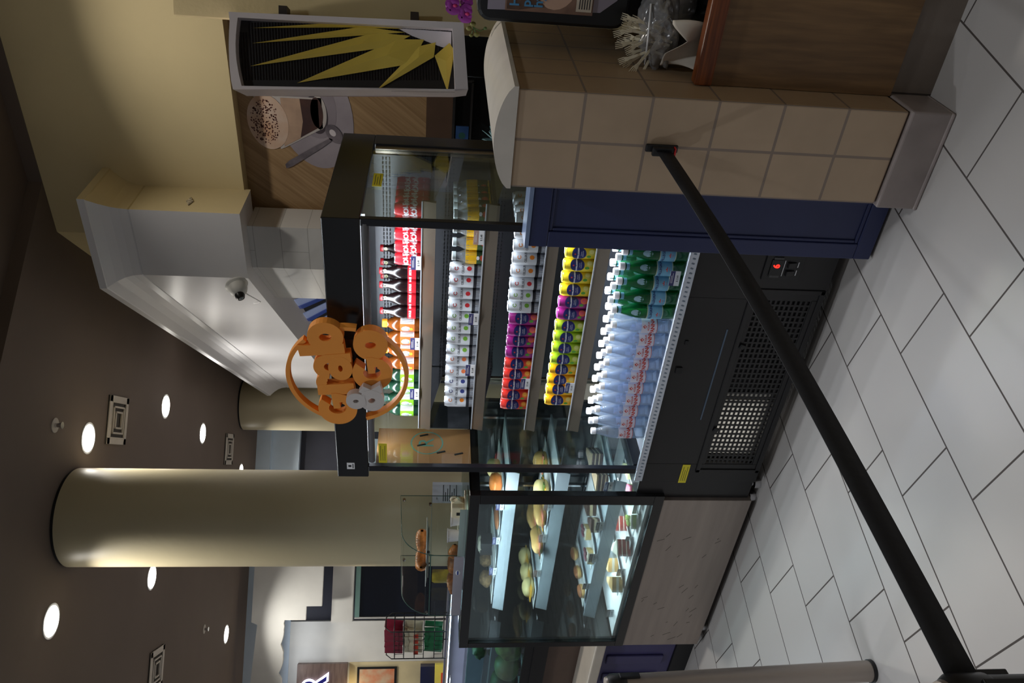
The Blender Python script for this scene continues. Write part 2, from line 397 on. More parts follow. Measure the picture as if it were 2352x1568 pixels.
# ------------------------------------------------------------- far side of the hall (its wall runs at 45 degrees)
FW0 = Matrix.Translation((-7.6, 7.6, 0)) @ Matrix.Rotation(PI/4, 4, 'Z')       # local x runs along the wall, -y comes towards the hall
def fbox(b, s0, s1, d0, d1, z0, z1): b.box(s0, s1, -d1, -d0, z0, z1); return b
def fbuild(b, name, mat, label=None, **kw):
    b.xf(FW0); o = b.build(name, mat, **kw); return o
struct(fbuild(fbox(MB(), -9, 8, -.2, 0, 0, 3.82), 'wall_far', m_navy), 'charcoal far wall of the hall')
b = MB(); fbox(b, -9, 8, 0, .10, 3.26, 3.62); fbox(b, -9, 8, 0, .16, 3.62, 3.8); struct(fbuild(b, 'trim_3', m_bluew), 'cool white fascia under the ceiling on the far wall')
struct(fbuild(fbox(MB(), -9, -2.02, 0, .08, 0, 3.3), 'wall_far', m_offw), 'white stretch of the far wall')
# stepped and scalloped white sign board
pts = [(-1.2,3.64),(-1.2,2.815),(-1.74,2.815),(-1.74,3.0),(-1.90,3.0),(-1.90,3.25)]
x = -1.90
for w_, d_ in ((.28,.03),(.34,.05),(.24,.06),(.30,.05),(.4,.06),(.4,.05),(.5,.05)):
    for j in range(1, 9): pts.append((x-w_*j/8, 3.25+.02-d_*math.sin(PI*j/8)+(.012*(len(pts)//8))))
    x -= w_
xe = x; pts += [(xe, 3.62), (-2.6, 3.61), (-1.95, 3.57), (-1.92, 3.64)]
b = MB(); b.prism([(p, -.62, z) for p, z in pts], (0, .06, 0)); o = fbuild(b, 'valance', m_offw); tag(o, 'white stepped and scalloped board hanging across the far stall', 'sign board')
b = MB(); fbox(b, -1.97, -1.1, .30, .42, 2.46, 2.72); o = fbuild(b, 'light_box', m_offw); tag(o, 'blank white box shelf above the dark screen on the far wall', 'light box')
t = thing('menu_screen', (-7.6, 7.6, 0), 'big dark menu screen with a green glass edge on the far wall', 'screen')
m_scr = M('dark screen', (14,20,36), .25); m_gg = M('green glass edge', (150,190,180), .2)
fbuild(fbox(MB(), -1.96, -1.0, .05, .10, 1.2, 2.40), 'panel', m_scr, parent=t); fbuild(fbox(MB(), -1.97, -1.0, .05, .12, 2.40, 2.46), 'glass_edge', m_gg, parent=t)
fbuild(fbox(MB(), -1.985, -1.965, .05, .12, 1.2, 2.46), 'frame', m_offw, parent=t)
t = thing('shop_sign', (-7.6, 7.6, 0), 'brown timber sign panel with a glowing white letter on the far wall', 'sign')
m_brw = wood('grey brown timber', (92,74,66), (116,97,88), axis=(2,2,14), scale=2)
fbuild(fbox(MB(), -4.6, -2.52, .08, .16, 2.52, 3.14), 'panel', m_brw, parent=t)
b = MB(); b.text('R', .44, .01, .022, mat=Matrix.Translation((-2.79,-.18,2.90)) @ Matrix.Rotation(PI/2, 4, 'X')); fbuild(b, 'letter_halo', M('sign halo', (225,228,255), .4, emit=3), parent=t)
b = MB(); b.text('R', .44, .01, .0, mat=Matrix.Translation((-2.79,-.20,2.90)) @ Matrix.Rotation(PI/2, 4, 'X')); fbuild(b, 'letter', M('navy sign letter', (30,30,120), .4), parent=t)
struct(fbuild(fbox(MB(), -4.6, -2.52, .02, .085, 1.0, 2.50), 'wall_far', M('warm cream wall', (206,192,152), .6)), 'warm cream back of the far stall')
t = thing('framed_poster', (-7.6, 7.6, 0), 'narrow framed food poster with orange print on the far cream wall', 'poster')
fbuild(fbox(MB(), -2.80, -2.58, .085, .10, 1.90, 2.40), 'frame', m_blackp, parent=t); fbuild(fbox(MB(), -2.775, -2.605, .10, .104, 1.93, 2.37), 'print', M('poster print', (205,120,80), .5, var=.5, scale=9, c2=(196,178,150)), parent=t)
for i, (s_, z_) in enumerate(((-2.80, 2.47), (-2.86, 2.43))):
    b = MB(); b.blob((s_, -.25, z_), (.03, .03, .055), 0, sub=2); o = fbuild(b, 'pendant_bulb', M('warm bulb', (255,226,170), .4, emit=7), smooth=True); tag(o, 'glowing pendant bulb under the timber sign, '+('nearer' if i == 0 else 'farther')+' one', 'light', 'bulbs under the timber sign')
o = fbuild(fbox(MB(), -2.75, -2.55, .09, .25, 1.28, 1.60), 'dispenser', M('navy plastic', (22,28,66), .4)); tag(o, 'navy blue dispenser box on the far counter', 'dispenser')
b = MB(); fbox(b, -2.72, -2.50, .27, .36, 1.27, 1.42); o = fbuild(b, 'food_packet', M('yellow and white carton', (236,220,96), .5)); tag(o, 'small yellow packet in front of the navy dispenser', 'packet')
b = MB(); fbox(b, -2.74, -2.60, .361, .37, 1.27, 1.34); o2 = fbuild(b, 'label_panel', M('red print', (214,66,36), .5), parent=o)
for s_ in (-2.3, -3.5):
    p_ = FW0 @ Vector((s_, -.50, 3.22)); lamp('added far wall lamp', 'AREA', p_, 3.2, (.92,.95,1), .9, .1, target=p_+Vector((-.25,.25,-1)))  # added lamps without a visible source, brighten the wall behind the valance
p_ = FW0 @ Vector((-3.3, -.5, 2.45)); lamp('stall warm lamp', 'POINT', p_, 6, (1,.82,.55), radius=.05)
# blue and white stall front seen between the cooler and the big column
t = thing('stall_sign', (-7.6, 7.6, 0), 'blue and white stall board between cooler and column', 'sign')
fbuild(fbox(MB(), -.35, .3, .3, .36, 1.80, 2.36), 'white_board', m_bluew, parent=t); fbuild(fbox(MB(), -.35, .3, .3, .37, 1.15, 1.76), 'navy_board', M('royal blue board', (34,48,104), .5), parent=t)
b = MB()
for j in range(9): fbox(b, -.30, .05, .372, .376, 1.30+j*.045, 1.312+j*.045)
fbuild(b, 'printed_lines', m_offw, parent=t)
b = MB(); fbox(b, -1.1, -.12, .3, .6, 2.9, 3.2); o = fbuild(b, 'light_box', m_offw, bevel=.12); tag(o, 'rounded white board peeking out right of the big column', 'sign board')
o = fbuild(fbox(MB(), -9, 5, .45, .68, 0, 1.12), 'counter', m_offw); tag(o, 'long pale counter along the far wall', 'counter')

# ============================================================= drinks cooler
m_glass = glass('clear pane', (238,244,243), .10)
m_led = M('led strip', (235,243,255), .3, emit=9)
m_inner = M('cooler liner', (74,76,80), .25, metal=.5, var=.04)
m_yel = M('yellow sticker', (222,206,40), .5, var=.03); m_ink = M('dark print', (40,40,44), .6); m_wlab = M('white label', (238,238,240), .5, var=.01)
m_lip = M('shelf rail', (150,138,124), .22, metal=.75, var=.05, scale=2)
X0, X1, YF, YB = -2.575, -1.30, 2.483, 3.26
ck = thing('drink_cooler', (-1.94, 2.87, 0), 'black open front drinks cooler full of cans and bottles', 'cooler')
b = MB(); b.box(X0+.02, X1-.02, YF+.075, YB, .05, .585); b.box(X0+.04, X1-.04, YF+.09, YB-.05, 0, .05); b.build('lower_body', m_blacks, ck)
b = MB(); gx0, gx1, gz0, gz1 = -2.47, -1.575, .10, .325
for q in ((X0-.01, gx0, .055, .60), (gx1, X1, .055, .60), (gx0, gx1, gz1, .60), (gx0, gx1, .055, gz0)): b.box(q[0], q[1], YF-.003, YF+.02, q[2], q[3])
fp = b.build('front_panel', m_blacks, ck, bevel=.002)
b = MB(); nx, nz_ = 34, 11; cw, chh = (gx1-gx0)/nx, (gz1-gz0)/nz_
for i in range(nx+1): b.box(gx0+cw*i-.0045, gx0+cw*i+.0045, YF, YF+.004, gz0, gz1)
for j in range(nz_+1): b.box(gx0, gx1, YF+.0005, YF+.0035, gz0+chh*j-.0045, gz0+chh*j+.0045)
gr = b.build('vent_grille', m_blacks, ck)
b = MB(); 
for q in ((gx0-.05, gx1+.05, gz1+.015, gz1+.035), (gx0-.05, gx1+.05, gz0-.04, gz0-.02), (gx0-.05, gx0-.03, gz0-.04, gz1+.035), (gx1+.03, gx1+.05, gz0-.04, gz1+.035)): b.box(q[0], q[1], YF-.009, YF-.003, q[2], q[3])
b.build('grille_frame', m_blacks, gr, bevel=.003)
for x in (-1.80, -2.255):
    b = MB(); b.obox((x, YF-.008, gz1+.002), .022, .014, .022, ry=.4); b.build('knob', m_blackp, gr, bevel=.004)
MB().box(gx0, gx1, YF+.06, YF+.07, gz0, gz1).build('backing', m_dark, gr)
MB().box(gx0+.02, gx0+.34, YF+.050, YF+.058, gz0, gz1).build('added_pale_plate', M('pale grille backing', (225,222,214), .5), gr)  # added pale plate, stands in for light showing through from behind
MB().box(gx0+.36, gx0+.375, YF+.050, YF+.058, gz0, gz1).build('condenser_pipe', M('pale grille backing', (225,222,214), .5), gr)
lamp('added grille lamp', 'AREA', (gx0+.18, YF+.018, .215), .09, (1,.97,.92), .30, .2, target=(gx0+.18, 3.5, .215))  # added lamp inside the base, only there to brighten the pale plate
b = MB(); b.box(-1.80, -1.78, YF-.008, YF-.003, .553, .566); b.box(-1.945, -1.915, YF-.01, YF-.003, .55, .575); b.build('lock', m_dark, fp)
b = MB(); b.box(-2.2, -1.72, YF-.005, YF-.003, .404, .410); b.build('seam_strip', M('blue grey strip', (74,92,112), .3), fp)
# control panel
cp = MB().box(-1.482, -1.372, YF-.010, YF-.003, .190, .338).build('control_panel', m_blackp, ck, bevel=.002)
MB().box(-1.462, -1.392, YF-.014, YF-.0101, .272, .316).build('display', M('display glass', (10,12,14), .15), cp)
b = MB(); b.text('6', .034, .0004, .001, fn=up_xz, mat=Matrix.Translation((-1.418, YF-.0146, .294))); b.build('digit', M('red digit', (255,30,20), .4, emit=4), cp)
for x in (-1.468, -1.390):
    b = MB()
    for j in range(3): b.box(x, x+.009, YF-.0142, YF-.0101, .274+j*.0125, .286+j*.0125)
    b.build('button_column', M('grey buttons', (70,70,70), .5), cp)
for x in (-1.455, -1.420): MB().obox((x+.008, YF-.012, .235), .022, .012, .034, rx=.2).build('rocker_switch', m_black, cp, bevel=.002)
b = MB(); b.box(-1.462, -1.395, YF-.0106, YF-.0101, .262, .2645); b.box(-1.458, -1.435, YF-.0106, YF-.0101, .208, .211); b.box(-1.423, -1.400, YF-.0106, YF-.0101, .208, .211); b.build('printed_lines', m_wlab, cp)
# canopy head
cn = MB().box(X0, X1, YF, YB, 1.838, 1.973).build('canopy', m_black, ck, bevel=.004)
MB().box(-2.525, -2.487, YF-.0015, YF, 1.897, 1.93).build('badge', m_wlab, cn)
b = MB(); b.lathe([(.005,0),(.005,.0005)], 12, (0,0,0)); b.text('D', .012, .0002, 0, mat=Matrix.Translation((0,.008,0))); b.text('MODEL', .006, .0002, 0, mat=Matrix.Translation((0,-.008,0)))
b.bm.clear(); b.box(-2.519, -2.493, YF-.002, YF-.0015, 1.902, 1.906); b.box(-2.512, -2.500, YF-.002, YF-.0015, 1.911, 1.924); b.build('badge_print', m_ink, cn)
b = MB(); b.tube([(X0+.09, YF+.012, 1.822), (X1-.02, YF+.012, 1.822)], .014, 14); b.build('lamp_tube', M('frosted tube', (104,104,108), .5), cn, smooth=True)
b = MB(); b.box(X0+.06, X1-.04, YF+.10, YF+.115, 1.831, 1.838); b.build('led_strip', m_led, cn)
# frames, panes
ff = M('black frame', (16,17,24), .3)
for nm, x0, x1 in (('front_post', X0+.035, X0+.065), ('front_post', X1-.028, X1)): MB().box(x0, x1, YF, YF+.026, .60, 1.838).build(nm, ff, ck, bevel=.003)
for x0, x1 in ((X0+.03, X0+.07), (X1-.035, X1)):
    MB().box(x0, x1, YF+.026, YB-.10, .60, .645).build('side_rail', ff, ck, bevel=.003)
    MB().box(x0, x1, YB-.10, YB, .60, 1.838).build('rear_post', ff, ck, bevel=.003)
    b = MB(); b.box(x0+.008, x1-.008, YB-.135, YB-.10, .645, 1.83); b.build('pane_seal', m_lip, ck)
for x, nm in ((X0+.05, 'left'), (X1-.014, 'right')):
    b = MB(); b.box(x-.003, x+.003, YF+.026, YB-.135, .645, 1.838); b.build('side_glass', m_glass, ck)
bp_ = MB().box(X0+.07, X1-.035, 3.13, 3.15, .56, 1.838).build('back_liner', m_inner, ck)
b = MB()
for zz in (1.50, 1.27, 1.03, .82, 1.77):
    for j in range(3):
        for i in range(58): b.box(X0+.09+i*.0198, X0+.102+i*.0198, 3.127, 3.13, zz+j*.014, zz+.005+j*.014)
b.build('air_slots', m_dark, bp_)
b = MB(); b.box(X0+.07, X1-.035, YF+.026, 3.13, .56, .598); dk = b.build('deck', M('pale deck', (196,204,214), .3, metal=.2), ck)
b = MB(); b.box(X0, X1, YF-.012, YF+.002, .60, .637); b.box(X0+.07, X1-.03, YF+.002, YF+.03, .598, .612)
dr = b.build('deck_rail', M('bright deck rail', (200,208,220), .22, metal=.5), ck, bevel=.002)
b = MB()
for i in range(110):
    for yy in (YF+.034, YF+.050): b.obox((X0+.08+i*.0107, yy, .5985), .004, .013, .0012, rz=.35)
b.build('deck_slots', m_dark, dk)
b = MB()
for i in range(60): b.obox((X0+.03+i*.0208, YF-.0125, .617), .006, .001, .011, ry=.3)
b.build('rail_pattern', M('rail pattern', (110,124,140), .4), dr)
SH = [(1.625, .052, 'top'), (1.383, .05, 'second'), (1.135, .045, 'third'), (.933, .05, 'fourth')]
for zt, h, nm in SH:
    s = MB().box(-2.46, -1.335, 2.70, 3.125, zt-.042, zt-.028).build('shelf', m_inner, ck)
    b = MB(); b.prism([(-2.47, 2.70, zt-.002), (-2.47, 2.694, zt), (-2.47, 2.680, zt-h), (-2.47, 2.70, zt-h)], (1.145, 0, 0)); b.build('price_rail', m_lip, s)
    b = MB(); b.box(-2.47, -1.325, 2.690, 2.696, zt-.001, zt+.0035); b.build('rail_edge', M('clear rail edge', (215,220,228), .2, metal=.3), s)
    b = MB(); b.box(-2.44, -1.35, 2.715, 2.728, zt-.05, zt-.043); b.build('led_strip', m_led, s)
    for x in (-2.455, -1.345):
        b = MB(); b.prism([(x, 2.74, zt-.043), (x, 3.125, zt-.043), (x, 3.125, zt-.12)], (.004, 0, 0)); b.build('bracket', m_chrome, s)
def sticker(parent, mat_):
    b = MB(); b.box(-.058, .058, -.0004, .0004, -.018, .018); b.xf(mat_); s = b.build('warning_sticker', m_yel, parent)
    b = MB()
    for j in range(3): b.box(-.045, .045-.02*(j % 2), -.0007, -.0004, -.010+j*.009, -.008+j*.009)
    b.xf(mat_); b.build('sticker_print', m_ink, s)
sticker(ck, Matrix.Translation((-2.532, YF-.0045, .408)) @ Matrix.Rotation(0, 4, 'Y'))
sticker(ck, Matrix.Translation((-2.44, YF+.012, 1.775)) @ Matrix.Rotation(-.0, 4, 'Z'))
sticker(ck, Matrix.Translation((X1-.0105, 2.83, 1.80)) @ Matrix.Rotation(PI/2, 4, 'Z'))
lamp('cooler head lamp', 'AREA', (-1.94, YF+.13, 1.822), 6, (.86,.93,1), 1.15, .03, target=(-1.94, 2.98, .9))
for zt, h, nm in SH: lamp('shelf lamp', 'AREA', (-1.90, 2.722, zt-.053), 2.0 if nm != 'fourth' else 10, (.84,.92,1), 1.05, .015, target=(-1.90, 2.76, .2))

# ------------------------------------------------------------- drinks
G = {}
def bodyparts(kind):
    return G[kind]
def can_profile(r, h): return [(r*.80, 0), (r*.86, .003), (r, .011), (r, h-.016), (r*.86, h-.004), (r*.86, h-.001)]
m_lid = M('can aluminium', (200,203,208), .25, metal=.85)
NAVY, WHT = M('navy emblem', (28,38,104), .4, var=.02), M('white ink', (240,240,245), .45, var=.01)
def can(name, cat, r, h, body_m, deco):
    t = thing(name, (0,0,0), '', cat)
    MB().lathe(can_profile(r, h), 22, caps=True).build('body', body_m, t, smooth=40, local=True)
    b = MB(); b.lathe([(r*.865, h-.003), (r*.84, h), (r*.78, h-.004)], 22); b.lathe([(r*.79,.0005),(r*.875,.0033)], 22, caps=False); b.build('lid', m_lid, t, smooth=40, local=True)
    deco(t, r, h)
    return Kind(t)
def part(b, nm, m, t): return b.build(nm, m, t, local=True, smooth='keep')
def deco_cola(t, r, h):
    b = MB()
    for cx in (-.055, .0, .055): b.text('MOLE', .0255, 0, .0012, wrap(r+.0004, cx, h*.66, .12)); b.text('COLA', .030, 0, .0014, wrap(r+.0004, cx+.003, h*.44, .12))
    part(b, 'lettering', WHT, t)
    b = MB(); b.rect(r+.0003, .07, .078, h*.25, h*.75, 2); b.text('250 ml', .006, 0, 0, wrap(r+.0004, .01, h*.2)); part(b, 'small_print', WHT, t)
m_red = M('red can', (196,34,48), .3, var=.03)
K_cola_can = can('cola_can', 'can', .0265, .134, m_red, deco_cola)
def deco_energy(fruit_rgb, nm, leaf=True):
    mf = M(nm+' fruit print', fruit_rgb, .4); 
    def f(t, r, h):
        b = MB(); b.rect(r+.0003, -PI*r, PI*r, h*.29, h*.375, 24); part(b, 'dark_band', M('dark band', (38,38,44), .35), t)
        b = MB(); b.disc(r+.0004, .004, h*.50, .0095, .0095); part(b, 'fruit_print', mf, t)
        b = MB(); b.text('CELSIUS', .0125, 0, .0003, wrap(r+.0004, .004, h*.66)); part(b, 'lettering', M('grey ink', (86,86,92), .5), t)
        b = MB()
        for i in range(10):
            a0, a1 = 2*PI*i/12+.6, 2*PI*(i+1)/12+.6
            b.poly([(( r+.0004)*math.sin((k*math.cos(q)+.004)/r), -(r+.0004)*math.cos((k*math.cos(q)+.004)/r), h*.83+k*math.sin(q)) for k, q in ((.0082,a0),(.0082,a1),(.0052,a1),(.0052,a0))])
        part(b, 'ring_mark', mf, t)
        b = MB()
        for j in range(7): b.rect(r+.0003, .036, .062, h*(.42+.05*j), h*(.435+.05*j), 4)
        part(b, 'small_print', M('grey ink', (86,86,92), .5), t)
    return f
m_wcan = M('white can', (222,226,232), .3, var=.02)
m_scan = M('silver can foot', (178,182,190), .25, metal=.7)
def energy(nm, name, rgb):
    kd = can(name, 'can', .0285, .156, m_wcan, deco_energy(rgb, nm))
    b = MB(); b.rect(.0287, -PI*.0285, PI*.0285, .012, .045, 24); part(b, 'silver_foot', m_scan, kd.root); return kd
K_straw = energy('strawberry', 'energy_can', (206,44,52)); K_orange = energy('orange', 'energy_can', (240,138,40)); K_lime = energy('kiwi', 'energy_can', (120,178,56)); K_berry = energy('berry', 'energy_can', (56,66,128)); K_plain = energy('peach', 'energy_can', (228,120,70))
def deco_soda(fr, fr2):
    def f(t, r, h):
        b = MB(); b.disc(r+.0003, 0, h*.64, r*1.02, h*.20, 16); part(b, 'emblem', NAVY, t)
        b = MB(); b.text('SANPELLEGRINO', .0078, 0, .0004, wrap(r+.0006, 0, h*.66)); b.text('ITALIAN', .0052, 0, 0, wrap(r+.0006, 0, h*.575)); b.text('SPARKLING', .005, 0, 0, wrap(r+.0006, 0, h*.53)); part(b, 'lettering', WHT, t)
        b = MB(); b.disc(r+.0005, -.002, h*.75, .0035, .0035, 5); part(b, 'star_mark', M('red star', (220,70,60), .4), t)
        b = MB(); b.disc(r+.0004, .007, h*.28, .014, .015); part(b, 'fruit_print', M('fruit '+str(fr), fr, .4), t)
        b = MB(); b.disc(r+.0005, .009, h*.29, .009, .010); part(b, 'fruit_flesh', M('fruit '+str(fr2), fr2, .4), t)
        b = MB(); b.disc(r+.0005, -.012, h*.36, .007, .009, 6); part(b, 'leaf_print', M('leaf ink', (84,158,52), .4), t)
        b = MB()
        for j in range(9): b.rect(r+.0004, .052+.0028*j, .0535+.0028*j, h*.12, h*.40, 1)
        part(b, 'barcode', WHT, t)
    return f
def soda(name, rgb, fr, fr2): return can('soda_can', 'can', .029, .145, M(name+' can', rgb, .3, var=.03), deco_soda(fr, fr2))
K_blood = soda('coral', (224,62,52), (236,120,40), (248,180,70)); K_purple = soda('purple', (150,36,122), (236,120,70), (232,96,110)); K_lemon = soda('yellow', (236,208,40), (226,214,90), (244,236,150))
K_limes = soda('lime', (172,204,44), (206,216,90), (230,236,150)); K_amber = soda('amber', (244,180,24), (250,200,70), (252,226,140))
# bottles
def bottle(name, cat, prof, body_m, cap_m, cap, deco, liquid=None):
    t = thing(name, (0,0,0), '', cat)
    MB().lathe(prof, 22).build('body', body_m, t, smooth=50, local=True)
    if liquid: MB().lathe(liquid[0], 18).build('drink', liquid[1], t, smooth=50, local=True)
    r, z0, z1 = cap
    b = MB(); b.lathe([(r, z0), (r, z1-.002), (r*.9, z1)], 20); b.build('cap', cap_m, t, smooth=40, local=True)
    deco(t); return Kind(t)
m_cg = M('dark cola glass', (24,12,14), .22, var=.1); m_capr = M('red cap', (150,22,32), .35)
def deco_colab(t):
    b = MB(); b.rect(.0312, -PI*.031, PI*.031, .048, .082, 24); part(b, 'label', m_red, t)
    b = MB(); [b.text('MOLE', .012, 0, .0008, wrap(.0317, cx, .071)) or b.text('COLA', .014, 0, .001, wrap(.0317, cx, .057)) for cx in (-.04, .0, .04)]; part(b, 'lettering', WHT, t)
    b = MB(); b.text('O', .016, 0, .001, wrap(.0143, 0, .172)); part(b, 'neck_mark', M('pale yellow ink', (226,228,170), .5), t)
K_colab = bottle('cola_bottle', 'bottle', [(.027,0),(.031,.006),(.031,.04),(.0295,.044),(.0305,.048),(.0305,.084),(.0295,.09),(.031,.096),(.030,.115),(.022,.14),(.0135,.16),(.0128,.185)], m_cg, m_capr, (.0145, .183, .196), deco_colab)
m_amber = M('amber iced tea', (112,58,16), .2, var=.3, scale=30); m_tgreen = M('dark green tea', (22,52,36), .2, var=.3, scale=30)
def deco_tea(rgb, nm):
    ml = M(nm+' label', rgb, .45)
    def f(t):
        b = MB(); b.rect(.0334, -PI*.0333, PI*.0333, .052, .112, 26); part(b, 'label', ml, t)
        b = MB(); b.rect(.0337, .012, .044, .053, .111, 6); part(b, 'white_panel', M('white label', (238,238,240), .5), t)
        b = MB()
        for j in range(6): b.rect(.034, .015+.0046*j, .0165+.0046*j, .058, .106, 1)
        part(b, 'small_print', M('grey ink', (86,86,92), .5), t)
        b = MB(); b.disc(.0338, -.012, .088, .014, .019); part(b, 'emblem', M('silver grey print', (176,184,192), .4, var=.4, scale=60), t)
        b = MB(); b.disc(.034, -.012, .066, .007, .007); part(b, 'fruit_print', M('tea fruit '+nm, (246,206,60) if nm == 'orange' else (200,206,200), .4), t)
    return f
TP = [(.029,0),(.033,.006),(.033,.045),(.0325,.05),(.0328,.054),(.0328,.11),(.0325,.114),(.033,.12),(.031,.135),(.021,.155),(.0165,.162),(.0165,.168)]
K_tea = bottle('tea_bottle', 'bottle', TP, m_amber, M('orange cap', (244,150,32), .35), (.0185, .166, .188), deco_tea((238,110,50), 'orange'))
K_gtea = bottle('tea_bottle', 'bottle', TP, m_tgreen, M('dark green cap', (20,60,48), .35), (.0185, .166, .188), deco_tea((130,206,40), 'green'))
m_cl = glass('clear bottle', (222,232,244), .16, .05, .20, (226,234,244)); m_gr = glass('green bottle', (70,190,120), .16, .05, .40, (14,112,66))
def deco_juice(t):
    b = MB(); b.rect(.0306, -PI*.030, PI*.030, .010, .052, 24); part(b, 'label', M('dark green label', (44,70,34), .5, var=.3, scale=40), t)
    b = MB(); b.disc(.0309, .0, .026, .014, .014); part(b, 'fruit_print', M('red fruit print', (206,84,54), .45, var=.3, scale=60), t)
    b = MB(); b.disc(.0309, 0, .047, .0085, .006); part(b, 'emblem', WHT, t)
K_juice = bottle('juice_bottle', 'bottle', [(.027,0),(.030,.004),(.030,.085),(.028,.098),(.020,.116),(.0165,.124),(.0165,.136)], m_cl, M('clear white cap', (200,212,214), .3), (.0185,.134,.150), deco_juice,
    ([(.026,.001),(.0303,.004),(.0303,.084),(.0285,.096)], M('yellow juice', (250,190,30), .3, var=.12, scale=12)))
def deco_green(t):
    ml = M('blue mineral label', (120,176,206), .45, var=.1, scale=20)
    b = MB(); b.rect(.0331, -.075, .075, .058, .122, 22); part(b, 'label', M('cream label edge', (206,208,180), .5), t)
    b = MB(); b.rect(.0333, -.074, .074, .061, .119, 22); part(b, 'label_field', ml, t)
    b = MB(); [b.text('S.PELLEGRINO', .0135, 0, .0004, wrap(.0336, cx, .107)) for cx in (0,)]
    part(b, 'lettering', NAVY, t)
    b = MB(); b.text('*', .04, 0, .001, wrap(.0336, -.004, .069)); part(b, 'star_mark', M('red star', (220,70,60), .4), t)
    b = MB()
    for j in range(9): b.rect(.0336, .043+.0022*j, .0443+.0022*j, .085, .108, 1)
    part(b, 'barcode', M('dark print', (40,40,44), .6), t)
    b = MB()
    n = 10; f = lambda z: .0332-max(0,z-.14)*.14
    for i in range(n):
        x0, x1 = -.015+.03*i/n, -.015+.03*(i+1)/n
        h0, h1 = .019*math.sqrt(max(0,1-(x0/.015)**2)), .019*math.sqrt(max(0,1-(x1/.015)**2))
        q = [(x0,-h0),(x1,-h1),(x1,h1),(x0,h0)]
        if h0 < 1e-6: q = q[:3]
        elif h1 < 1e-6: q = [q[0], q[1], q[3]]
        b.poly([(f(.168+z)*math.sin(x/.033), -f(.168+z)*math.cos(x/.033), .168+z) for x, z in q])
    part(b, 'medallion', M('pale blue medallion', (150,186,200), .45, var=.25, scale=70), t)
K_green = bottle('mineral_water_bottle', 'bottle', [(.026,0),(.0325,.01),(.032,.05),(.0328,.056),(.0328,.124),(.0329,.135),(.0315,.155),(.026,.185),(.017,.215),(.0135,.225),(.0135,.24)], m_gr, WHT, (.0158,.242,.262), deco_green)
b = MB(); b.rect(.0141, -PI*.014, PI*.014, .222, .236, 14); part(b, 'neck_band', M('blue mineral label', (120,176,206), .45), K_green.root)
def deco_clear(t):
    b = MB(); b.rect(.0318, -.052, .052, .06, .126, 18); part(b, 'label', M('pale pink label', (226,220,232), .45), t)
    b = MB(); b.text('ACQUA', .011, 0, .0002, wrap(.0322, 0, .097)); b.text('PANNA', .0215, 0, .0008, wrap(.0322, 0, .080)); b.text('+', .022, 0, .002, wrap(.0322, -.002, .112)); part(b, 'lettering', M('red ink', (206,64,40), .45), t)
    b = MB(); b.rect(.0321, -.052, .052, .0605, .0625, 18); part(b, 'label_edge', M('red ink', (206,64,40), .45), t)
K_clear = bottle('still_water_bottle', 'bottle', [(.026,0),(.0315,.01),(.030,.02),(.0315,.03),(.030,.04),(.0315,.05),(.0313,.128),(.0315,.135),(.030,.155),(.021,.190),(.0145,.212),(.013,.216),(.013,.228)], m_cl, WHT, (.0155,.226,.246), deco_clear)

def J(a=.06): return random.uniform(-a, a)
def row(kd, xs, y, z, what, where, group, rz=.42, side='left'):
    """xs listed from right to left as they stand; labels count from the left"""
    xs = sorted(xs)
    for i, x in enumerate(xs):
        lab = '%s, %s' % (what, where) if len(xs) == 1 else '%s, %s, %s from left' % (what, where, ORD[i])
        kd.put((x, y+J(.003 if z > .7 else .0012), z), rz+J(.22), lab, group)
def deep(kd, x, ys, z, what, group, rz=.42):
    for i, y in enumerate(ys): kd.put((x, y, z), rz+J(.22), '%s, %s one back in the right end line' % (what, ORD[i]), group)
yr = 2.738
def rng(a, n, d=.0585): return [a+d*i for i in range(n)]
Z1, Z2, Z3, Z4 = [q[0]-.0273 for q in SH]
T1, T2, T3, T4 = 'on the top shelf', 'on the second shelf', 'on the third shelf', 'on the fourth shelf'
row(K_cola_can, rng(-1.600, 5, .0545), yr, Z1, 'slim red cola can', T1, 'red cola cans', .30)
row(K_colab, [-1.662, -1.7255, -1.789, -1.8525], yr+.0, Z1, 'dark cola bottle with red label', 'front row', 'dark cola bottles', .35)
row(K_colab, [-1.60, -1.664, -1.728], yr+.073, Z1, 'dark cola bottle half hidden by red cans', 'second row', 'dark cola bottles', .35)
row(K_tea, [-1.918-.0675*i for i in range(4)], yr, Z1, 'amber tea bottle with orange label and cap', T1, 'orange labelled tea bottles', .25)
row(K_gtea, [-2.190-.0675*i for i in range(4)], yr, Z1, 'dark green tea bottle with lime label', T1, 'lime labelled tea bottles', .25)
row(K_juice, rng(-1.580, 4, .0618), yr, Z2, 'yellow juice bottle with dark fruit label', T2, 'yellow juice bottles', .40)
row(K_straw, rng(-1.812, 4, .0585), yr, Z2, 'white energy can with red strawberry', T2, 'white energy cans', .40)
row(K_lime, rng(-2.046, 4, .0585), yr, Z2, 'white energy can with green fruit', T2, 'white energy cans', .40)
row(K_plain, rng(-2.163, 2, .0585), yr, Z2, 'white energy can with peach print', T2, 'white energy cans', .40)
row(K_berry, rng(-2.280, 2, .0585), yr, Z2, 'white energy can with blue berry', T2, 'white energy cans', .40)
row(K_orange, [-2.3385], yr, Z2, 'white energy can with an orange print', T2+' at the left end', 'white energy cans', .40)
row(K_orange, rng(-1.636, 5, .0585), yr, Z3, 'white energy can with an orange print', T3, 'white energy cans', .40)
row(K_straw, [-1.6945], yr, Z3, 'white energy can with red strawberry', T3, 'white energy cans', .40)
row(K_lime, rng(-1.8115, 2, .0585), yr, Z3, 'white energy can with green fruit', T3, 'white energy cans', .40)
row(K_purple, rng(-2.050, 4, .0595), yr, Z3, 'purple soda can with navy emblem', T3, 'fruit soda cans', .38)
